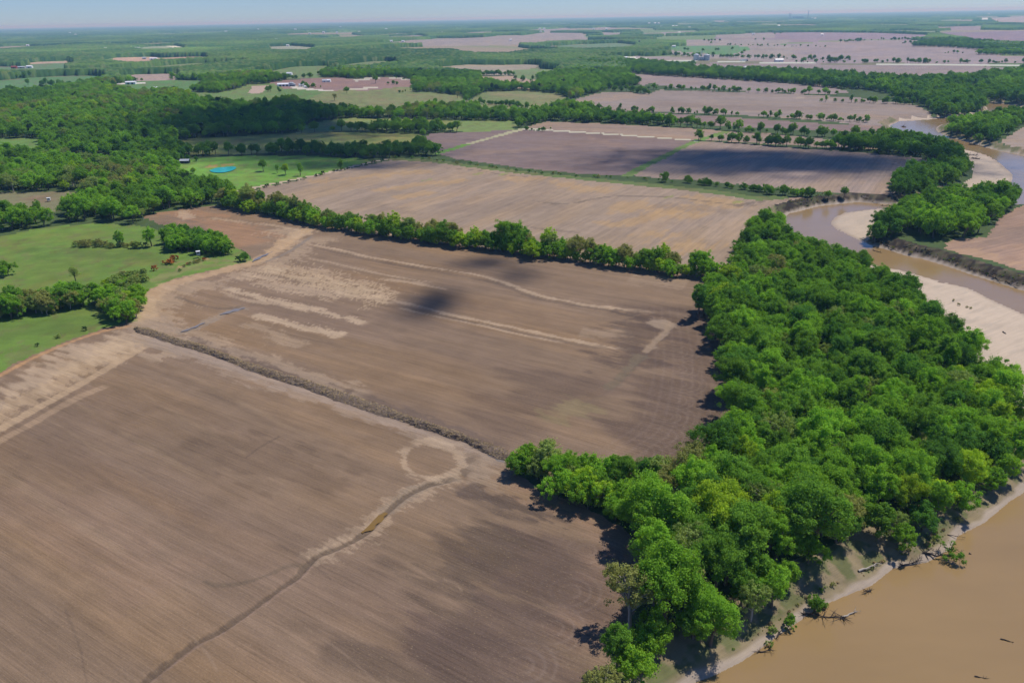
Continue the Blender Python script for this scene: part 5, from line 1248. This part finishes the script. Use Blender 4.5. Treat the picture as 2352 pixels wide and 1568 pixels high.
snag('driftwood', R33(1930, 1510), R33(2040, 1530), .16, M_CHAR, 'drowned branch breaking the water at the bottom of the near river', 5, .3, .05, None, 11, False, 'driftwood')
snag('driftwood', R33(1880, 460), R33(1900, 466), .25, M_CHAR, 'small dark lump of wood floating off the toppled bushy tree', 2, .3, .1, None, 12, False, 'driftwood')
snag('driftwood', R31(2175, 1435), R31(2200, 1455), .3, M_CHAR, 'short dark log lying alone on the long sand bar', 2, .2, .3, -2.6, 13, False, 'driftwood')
snag('driftwood', R31(1060, 752), R31(1135, 775), .3, M_CHAR, 'dark log in the river off the round willow clump', 3, .3, .1, None, 14, False, 'driftwood')
snag('driftwood', R30(1700, 1282), R30(1850, 1300), .5, M_PALEBARK, 'pale drift log on the upper part of the far sand bar', 6, .3, .6, -3, 15, True, 'driftwood')
snag('driftwood', R30(1780, 1322), R30(1950, 1330), .6, M_CHAR, 'dark heap of drift logs in the middle of the far sand bar', 9, .3, .8, -3, 16, True, 'driftwood')
snag('driftwood', R30(1935, 1352), R30(1975, 1358), .6, M_CHAR, 'small dark drift stump on the far sand bar', 5, .5, .5, -3, 17, True, 'driftwood')
snag('driftwood', R30(1890, 1240), R30(1990, 1250), .5, M_CHAR, 'dark drift logs at the foot of the far eroded bank', 5, .3, .4, None, 18, True, 'driftwood')
snag('driftwood', R30(1310, 1085), R30(1345, 1090), .6, M_CHAR, 'small dark snag in the upper river reach', 3, .3, .3, None, 19, True, 'driftwood')
snag('brush_pile', R33(1320, 540), R33(1480, 510), .2, M_CHAR, 'dark brush tangled on the bank left of the toppled bushy tree', 14, .5, .8, -3, 20, True, 'brush pile')
for k, (x0, y0, x1, y1) in enumerate([(1180, 700, 1260, 740), (1330, 730, 1400, 745), (1500, 765, 1560, 790), (1700, 830, 1790, 850), (1900, 900, 1960, 930), (2080, 960, 2160, 1000), (2220, 1010, 2300, 1040)]):
    snag('brush_pile', R31(x0, y0), R31(x1, y1), .2, M_CHAR, '%s dark root tangle on the eroded bank, from the willow clump' % nth(k), 10, .5, .8, -2, 30 + k, True, 'brush pile')
for k, (x0, y0, x1, y1) in enumerate([(960, 300, 1020, 310), (1060, 320, 1120, 335), (1150, 345, 1230, 350)]):
    snag('brush_pile', R31(x0, y0), R31(x1, y1), .2, M_PALEBARK, '%s pale log jam below the trees above the eroded bank' % nth(k), 10, .5, .5, -2, 40 + k, True, 'brush pile')
snag('brush_pile', (418, 611), (474, 594), .18, M_CHAR, 'line of charred branches along the pasture edge below the hunting box', 22, .18, .4, 0, 50, False, 'brush pile')

# ------------------------------------------------------------------ buildings
def box_v(x0, x1, y0, y1, z0, z1):
    V = [(x0, y0, z0), (x1, y0, z0), (x1, y1, z0), (x0, y1, z0), (x0, y0, z1), (x1, y0, z1), (x1, y1, z1), (x0, y1, z1)]
    return V, [(0, 3, 2, 1), (4, 5, 6, 7), (0, 1, 5, 4), (1, 2, 6, 5), (2, 3, 7, 6), (3, 0, 4, 7)]
def pymesh(name, V, F, mat):
    me = bpy.data.meshes.new(name); me.from_pydata(V, [], F); me.materials.append(mat); me.update(); return me
def house(name, p, w_, d_, h, rh, rz, wm, rm, label, cat='building', group=None, doors=1, big=False):
    x, y = unproj([p])[0]; z = float(ground_z(np.array([x]), np.array([y]))[0])
    r = bpy.data.objects.new(name, None); COL.objects.link(r); r.location = (x, y, z); r.rotation_euler = (0, 0, rz); tag(r, label, cat, group)
    a, b = w_ / 2, d_ / 2
    V = [(-a, -b, -.5), (a, -b, -.5), (a, b, -.5), (-a, b, -.5), (-a, -b, h), (a, -b, h), (a, b, h), (-a, b, h), (-a, 0, h + rh), (a, 0, h + rh)]
    link('wall', pymesh('wall', V, [(0, 1, 5, 4), (2, 3, 7, 6), (1, 2, 6, 9, 5), (3, 0, 4, 8, 7)], wm), r)
    e = .35; k = rh / b * e
    V = [(-a - e, -b - e, h - k + .05), (a + e, -b - e, h - k + .05), (a + e, 0, h + rh + .05), (-a - e, 0, h + rh + .05), (a + e, b + e, h - k + .05), (-a - e, b + e, h - k + .05)]
    V += [(x_, y_, z_ + .15) for x_, y_, z_ in V]
    link('roof', pymesh('roof', V, [(0, 1, 2, 3), (3, 2, 4, 5), (6, 9, 8, 7), (9, 11, 10, 8), (0, 6, 7, 1), (5, 4, 10, 11), (0, 3, 9, 6), (3, 5, 11, 9), (1, 7, 8, 2), (2, 8, 10, 4)], rm), r)
    dw_ = min(3.6 if big else 1.1, w_ * .3); dh = min(3.4 if big else 2.1, h * .8)
    for q_ in range(doors):
        cx_ = (q_ - (doors - 1) / 2) * w_ / max(doors, 1) * .8
        v, f = box_v(cx_ - dw_ / 2, cx_ + dw_ / 2, -b - .06, -b + .02, 0, dh); link('door', pymesh('door', v, f, M_DARK), r)
    return r
def cyl(rad, z0, z1, n=24, cone=0):
    V = [(rad * math.cos(t * 2 * math.pi / n), rad * math.sin(t * 2 * math.pi / n), z) for z in (z0, z1) for t in range(n)]
    F = [(i, (i + 1) % n, n + (i + 1) % n, n + i) for i in range(n)]
    if cone: V.append((0, 0, z1 + cone)); F += [(n + i, n + (i + 1) % n, 2 * n) for i in range(n)]
    else: F.append(tuple(range(n, 2 * n)))
    return V, F
def grain_bin(p, rad, h, label, mat=None, cone=None, name='grain_bin', cat='grain bin', group='grain bins by the highway'):
    x, y = unproj([p])[0]; z = float(hills(x, y)); mat = mat or M_STEEL
    r = bpy.data.objects.new(name, None); COL.objects.link(r); r.location = (x, y, z); tag(r, label, cat, group)
    v, f = cyl(rad, -.5, h); link('shell', pymesh('shell', v, f[:-1], mat), r)
    n = 24; cone = cone if cone is not None else rad * .5
    v, f = cyl(rad * 1.03, h - .1, h + .05, n, cone); link('roof', pymesh('roof', v, f, M_ROOFG if mat is M_STEEL else mat), r)
    v, f = cyl(rad * .12 + .2, h + cone * .85, h + cone + .6, 10); link('vent_cap', pymesh('vent_cap', v, f, M_ROOFG if mat is M_STEEL else mat), r)
    for k in range(6):
        a = k * 1.05; v, f = box_v(-.15, .15, -.15, .15, 0, h); v = [(x_ + (rad + .12) * math.cos(a), y_ + (rad + .12) * math.sin(a), z_) for x_, y_, z_ in v]
        link('stiffener', pymesh('stiffener', v, f, mat), r)
    v, f = box_v(-.9, .9, -rad - .25, -rad + .3, 0, 2.4); link('door', pymesh('door', v, f, M_DARK), r)
P2 = lambda x, y: q(2, 0, [(x, y)])[0]
P1 = lambda x, y: q(1, 0, [(x, y)])[0]
P0 = lambda x, y: q(0, 0, [(x, y)])[0]
grain_bin(P2(1677, 518), 7.6, 15, 'large steel grain bin at the wooded end of the highway group')
grain_bin(P2(1767, 518), 8.2, 14, 'widest steel grain bin at the open end of the highway group')
grain_bin(P2(1708, 519), 2.6, 9, 'small steel bin next to the large end bin')
grain_bin(P2(1722, 519), 2.6, 9.5, 'small steel bin between the other two small bins')
grain_bin(P2(1737, 519), 2.6, 9, 'small steel bin next to the widest bin')
grain_bin(P2(1190, 391), 3.6, 19, 'tall dark blue silo among the far woods', M_BLUE, 1.6, 'silo', 'silo', None)
grain_bin(P2(2101, 583), 5.2, 1.5, 'small white dome tank in the middle of the far grey field', M_WHITE, 3.6, 'storage_tank', 'tank', None)
grain_bin(P1(350, 738), 3.2, 6, 'silver bin nearest the long white barn', group='farm bins by the long barn')
grain_bin(P1(364, 739), 3.2, 6, 'middle silver bin beside the long white barn', group='farm bins by the long barn')
grain_bin(P1(380, 740), 2.4, 4.5, 'smallest silver bin at the end of the long white barn', group='farm bins by the long barn')
def leg_tower(p, h, label):
    x, y = unproj([p])[0]; r = bpy.data.objects.new('elevator_tower', None); COL.objects.link(r); r.location = (x, y, 0); tag(r, label, 'tower')
    parts = [tube([(sx, sy, 0), (sx, sy, h)], [.18, .18], 4) for sx in (-1, 1) for sy in (-1, 1)] + [tube([(-1, -1, k), (1, 1, k + 3)], [.1, .1], 4) for k in np.arange(0, h - 3, 3)]
    link('frame', tubes_mesh('frame', parts, M_STEEL), r); v, f = box_v(-1.6, 1.6, -1.2, 1.2, h + .01, h + 2); link('head_house', pymesh('head_house', v, f, M_STEEL), r)
    link('spout', tubes_mesh('spout', [tube([(0, 0, h + .5), (12, 0, 17)], [.25, .25], 5), tube([(0, 0, h + .5), (-12, 0, 16)], [.25, .25], 5)], M_STEEL), r)
leg_tower(P2(1722, 517), 21, 'thin steel elevator tower rising between the grain bins')
house('long_barn', P1(293, 738), 24, 9, 3.6, 2.0, .02, M_WHITE, M_ROOFW, 'long white metal barn at the edge of the reddish farm field', 'barn', doors=3, big=True)
house('farmhouse', P1(440, 742), 9, 7, 3.2, 2.2, .3, M_WHITE, M_ROOFG, 'small white farmhouse among yard trees right of the bins')
house('shed', P1(478, 752), 6, 4, 2.4, 1.0, .1, M_WHITE, M_ROOFW, 'low white shed by the gravel drive of the long barn')
house('farmhouse', P1(640, 703), 9, 7, 3, 2, .1, M_WHITE, M_ROOFG, 'grey roofed farmhouse in the middle of the reddish field')
house('shed', P1(672, 702), 9, 6, 3.5, 1.6, -.1, M_WHITE, M_ROOFW, 'white shed beside the grey roofed farmhouse')
house('barn', P0(1315, 513), 24, 12, 4.5, 2.4, .08, M_WHITE, M_ROOFW, 'white roofed barn in the far tan field on the hills', 'barn', doors=2, big=True)
house('barn', P0(1235, 508), 12, 10, 5, 2.4, .3, M_ROOFG, M_ROOFG, 'grey barn among dark trees in the far tan field', 'barn')
house('shed', P0(255, 584), 16, 9, 5, 2.2, .05, M_WHITE, M_ROOFW, 'bright white shed on the far left pasture', 'barn', big=True)
house('shed', P0(186, 588), 22, 9, 4, 2, .05, M_CONC, M_ROOFG, 'long grey shed on the far left pasture', 'barn', big=True)
house('barn', P0(124, 590), 14, 9, 5, 2.5, .05, M_ROOFR, M_ROOFR, 'dark red barn on the far left pasture', 'barn', big=True)
house('barn', P0(1122, 722), 20, 8, 4, 1.8, .02, M_WHITE, M_ROOFW, 'low white barn on the pale pad below the far wood', 'barn', doors=2, big=True)
house('farmhouse', P0(570, 762), 16, 9, 3.4, 2.4, .1, M_CONC, M_ROOFG, 'grey roofed house half hidden in the far left woods')
house('cabin', P0(1585, 1396), 8, 4.5, 2.4, 1.2, .02, M_DARK, M_ROOFG, 'small dark shed with a grey roof under trees near the turquoise pond', 'shed')
house('farmhouse', P2(825, 486), 12, 9, 7, 4, .3, M_WHITE, M_ROOFW, 'tall white farmhouse on the knoll by the curved road')
house('shed', P2(885, 523), 20, 8, 4, 2, .1, M_WHITE, M_ROOFW, 'white barn below the tall white farmhouse')
house('shed', P2(810, 524), 9, 7, 4, 2, .7, M_WHITE, M_ROOFG, 'small white shed below the tall white farmhouse')
house('shed', P2(1015, 502), 14, 8, 4, 2, .1, M_CONC, M_ROOFG, 'grey shed beside the curved road')
house('shed', P2(1062, 503), 18, 8, 4, 2, .1, M_WHITE, M_ROOFW, 'white shed beside the curved road')
house('farmhouse', P2(1485, 407), 14, 8, 5, 3, .1, M_WHITE, M_ROOFG, 'lonely white farmhouse on the far green field')
house('farmhouse', P2(25, 473), 16, 8, 4, 2.4, .1, M_WHITE, M_ROOFW, 'white house at the foot of the far wooded ridge')
house('farmhouse', q(3,0,[(255,530)])[0], 22, 9, 5, 3, .1, M_WHITE, M_ROOFG, 'pale farmhouse beside the far highway tree line')
DOTS = [P0(a, b) for a, b in [(345,452),(515,440),(240,406),(230,470),(557,437),(658,434),(905,434),(1007,419),(1050,428),(1130,419),(1165,433),(1190,433),(1710,379),(1780,381),(1618,394),(2205,359),(1935,282),(80,489),(60,468),(1327,780),(2210,262),(650,310),(600,293)]]
DOTS += [P1(a, b) for a, b in [(68,357),(228,352),(390,356),(325,409),(495,284),(512,300),(935,286),(1262,310),(1210,372),(1310,374),(1165,262),(390,266),(1615,294),(1648,294),(1095,359),(775,240),(340,648),(630,290),(745,292),(2230,600 - 240)]]
DOTS += [P2(a, b) for a, b in [(340,259),(378,259),(350,286),(1380,242),(1510,238),(1480,237),(908,261),(1532,294),(1740,286),(1775,288),(2168,306),(850,329),(1275,212),(1325,212),(1358,212),(800,260),(1620,250)]]
DOTS += [q(3,0,[(a, b)])[0] for a, b in [(35,306),(622,314),(252,234),(2050,131),(565,168),(540,165)]]
DOTS = sorted(DOTS)
first = None
for k, p in enumerate(DOTS):
    x, y = unproj([p])[0]; d = math.hypot(x, y); sc_ = min(1.6, max(.75, d / 6500)); z = float(hills(x, y)) + (6 if d > 2500 else 0)
    lab = '%s tiny far white roofed building, counted from the left' % nth(k)
    if first is None:
        first = house('far_building', p, 17, 9, 6.5, 3.2, .1, M_WHITE, M_ROOFW, lab, 'building', 'tiny far buildings', big=True); first.location = (x, y, z); first.scale = (sc_,) * 3; continue
    r = first.copy(); COL.objects.link(r); r.location = (x, y, z); r.rotation_euler = (0, 0, (k * .37) % .6 - .3); r.scale = (sc_,) * 3; r['label'] = lab
    for ch in list(first.children):
        c = ch.copy(); COL.objects.link(c); c.parent = r
# power station on the skyline
def plant():
    x, y = unproj([(1838, 42.5)])[0]; d = math.hypot(x, y); f = 15500 / d; x *= f; y *= f
    r = bpy.data.objects.new('power_station', None); COL.objects.link(r); r.location = (x, y, 0); tag(r, 'far power station with a tall chimney on the skyline', 'power station')
    v, f = box_v(-120, 40, -40, 40, 0, 52); link('boiler_house', pymesh('boiler_house', v, f, M_CONC), r)
    v, f = box_v(40.1, 120, -30, 30, 0, 32); link('turbine_hall', pymesh('turbine_hall', v, f, M_CONC), r)
    for cx_, h in ((130, 148), (-190, 112), (-165, 108)):
        link('chimney', tubes_mesh('chimney', [tube([(cx_, 0, 0), (cx_, 0, h)], [7, 4.5], 12)], M_CONC), r)
plant()
# hunting box and white box
def stand(p, w_, h, lg, wm, label, cat, name):
    x, y = unproj([p])[0]; z = float(ground_z(np.array([x]), np.array([y]))[0])
    r = bpy.data.objects.new(name, None); COL.objects.link(r); r.location = (x, y, z); r.rotation_euler = (0, 0, .4); tag(r, label, cat)
    a = w_ / 2
    v, f = box_v(-a, a, -a, a, lg, lg + h); link('cabin', pymesh('cabin', v, f, wm), r)
    v, f = box_v(-a - .15, a + .15, -a - .15, a + .15, lg + h + .01, lg + h + .12); link('roof', pymesh('roof', v, f, M_ROOFW), r)
    v, f = box_v(-a * .6, a * .6, -a - .03, -a + .02, lg + h * .5, lg + h * .8); link('window', pymesh('window', v, f, M_DARK), r)
    for sx in (-1, 1):
        for sy in (-1, 1):
            v, f = box_v(sx * a * .85 - .06, sx * a * .85 + .06, sy * a * .85 - .06, sy * a * .85 + .06, -.3, lg - .01); link('leg', pymesh('leg', v, f, M_BARK), r)
stand((457, 592), 1.9, 2.1, 1.6, M_ROOFG, 'grey box blind on legs at the end of the tree clump', 'hunting blind', 'hunting_blind')
stand((113, 463), 2.2, 1.8, .9, M_WHITE, 'small white box shelter standing in the straw coloured pasture', 'shelter', 'field_shelter')
# a lorry on the far highway
def lorry():
    x, y = unproj([P2(2085, 527)])[0]; r = bpy.data.objects.new('lorry', None); COL.objects.link(r); r.location = (x, y, .05); r.rotation_euler = (0, 0, -.03); r.scale = (1.4, 1.4, 1.4); tag(r, 'pale lorry driving along the far highway', 'lorry')
    v, f = box_v(-7, 5, -1.25, 1.25, 1.1, 3.9); link('trailer', pymesh('trailer', v, f, M_WHITE), r)
    v, f = box_v(5.4, 7.6, -1.2, 1.2, .7, 3.2); link('cab', pymesh('cab', v, f, M_BLUE), r)
    for wx in (-6, -4.8, 4, 6.6):
        for sy in (-1.2, 1.2): link('wheel', tubes_mesh('wheel', [tube([(wx, sy - .15, .5), (wx, sy + .15, .5)], [.5, .5], 12)], M_DARK), r)
lorry()

# ------------------------------------------------------------------ small clouds overhead, whose shadows lie on the fields (outside the haze)
def cloud(p, rx, ry, n, pr, alt, label, seed, ang=0.0, th=.44):
    rng = np.random.default_rng(seed); gx, gy = unproj([p])[0]; t = alt / SUN_DIR.z
    c0 = np.array((gx + SUN_DIR.x * t, gy + SUN_DIR.y * t, alt))
    g = rng.normal(size=(n * 2, 3)) * .5; keep = fbm(g[:, 0] * 1.6 + seed, g[:, 1] * 2.2, seed, 3) > th; g = g[keep][:n]; n = len(g)
    ca_, sa_ = math.cos(ang), math.sin(ang); px = g[:, 0] * rx; py = g[:, 1] * ry
    C = c0 + np.stack([px * ca_ - py * sa_, px * sa_ + py * ca_, g[:, 2] * min(rx, ry) * .25], -1)
    U = np.array([(1, 0, 0), (-1, 0, 0), (0, 1, 0), (0, -1, 0), (0, 0, 1), (0, 0, -1)], float)
    R = pr * (.5 + rng.random(n)); V = (C[:, None] + U[None] * R[:, None, None]).reshape(-1, 3)
    f0 = np.array([(0, 2, 4), (2, 1, 4), (1, 3, 4), (3, 0, 4), (2, 0, 5), (1, 2, 5), (3, 1, 5), (0, 3, 5)])
    F = (f0[None] + 6 * np.arange(n)[:, None, None]).reshape(-1, 3)
    tag(link('cloud', mesh_np('cloud', V, F, [M_CLOUD])), label, kind='stuff')
cloud((1003, 690), 12, 20, 620, .95, 1700, 'small cloud wisp whose shadow is the round dark spot on the near field', 1, 0, .0)
cloud((1112, 603), 18, 13, 520, .9, 1700, 'cloud wisp shading a streak below the middle hedgerow', 2, .35, .0)
cloud((1190, 634), 14, 16, 330, .9, 1700, 'thinnest cloud wisp over the near field', 3, 0, .0)
cloud((965, 712), 12, 16, 350, .9, 1700, 'faint cloud wisp beside the round dark spot', 4, 0, .0)
cloud((1800, 373), 150, 62, 5200, 2.7, 1900, 'broad flat cloud shading the field of slanting rows', 5, -.08, .22)
cloud((1620, 352), 90, 26, 700, 2.4, 1900, 'thin cloud edge over the green strip', 6, -.1, .3)
cloud((620, 285), 150, 180, 6500, 4, 2000, 'larger cloud shading the dark patch of hill woods', 7, 0, .25)
cloud((720, 352), 120, 55, 1500, 3.2, 2000, 'cloud shading the tree row above the pond pasture', 8, 0, .25)
cloud((800, 381), 75, 30, 700, 2.4, 2000, 'cloud edge over the far end of the pond pasture', 9, 0, .3)

# ------------------------------------------------------------------ air
mt, n_ = newmat('haze_air'); b = NB(n_)
pv = b.n('ShaderNodeVolumePrincipled'); pv.inputs['Color'].default_value = (.33, .66, 1.0, 1); pv.inputs['Density'].default_value = HAZE; pv.inputs['Absorption Color'].default_value = (1, 1, 1, 1); pv.inputs['Anisotropy'].default_value = .15
o_ = b.n('ShaderNodeOutputMaterial'); b.l(pv.outputs[0], o_.inputs['Volume'])
v, f = box_v(-65000, 65000, -65000, 65000, -8.5, 158)
tag(link('haze', pymesh('haze', v, f, mt)), 'thin blue air haze filling the whole valley', kind='stuff')
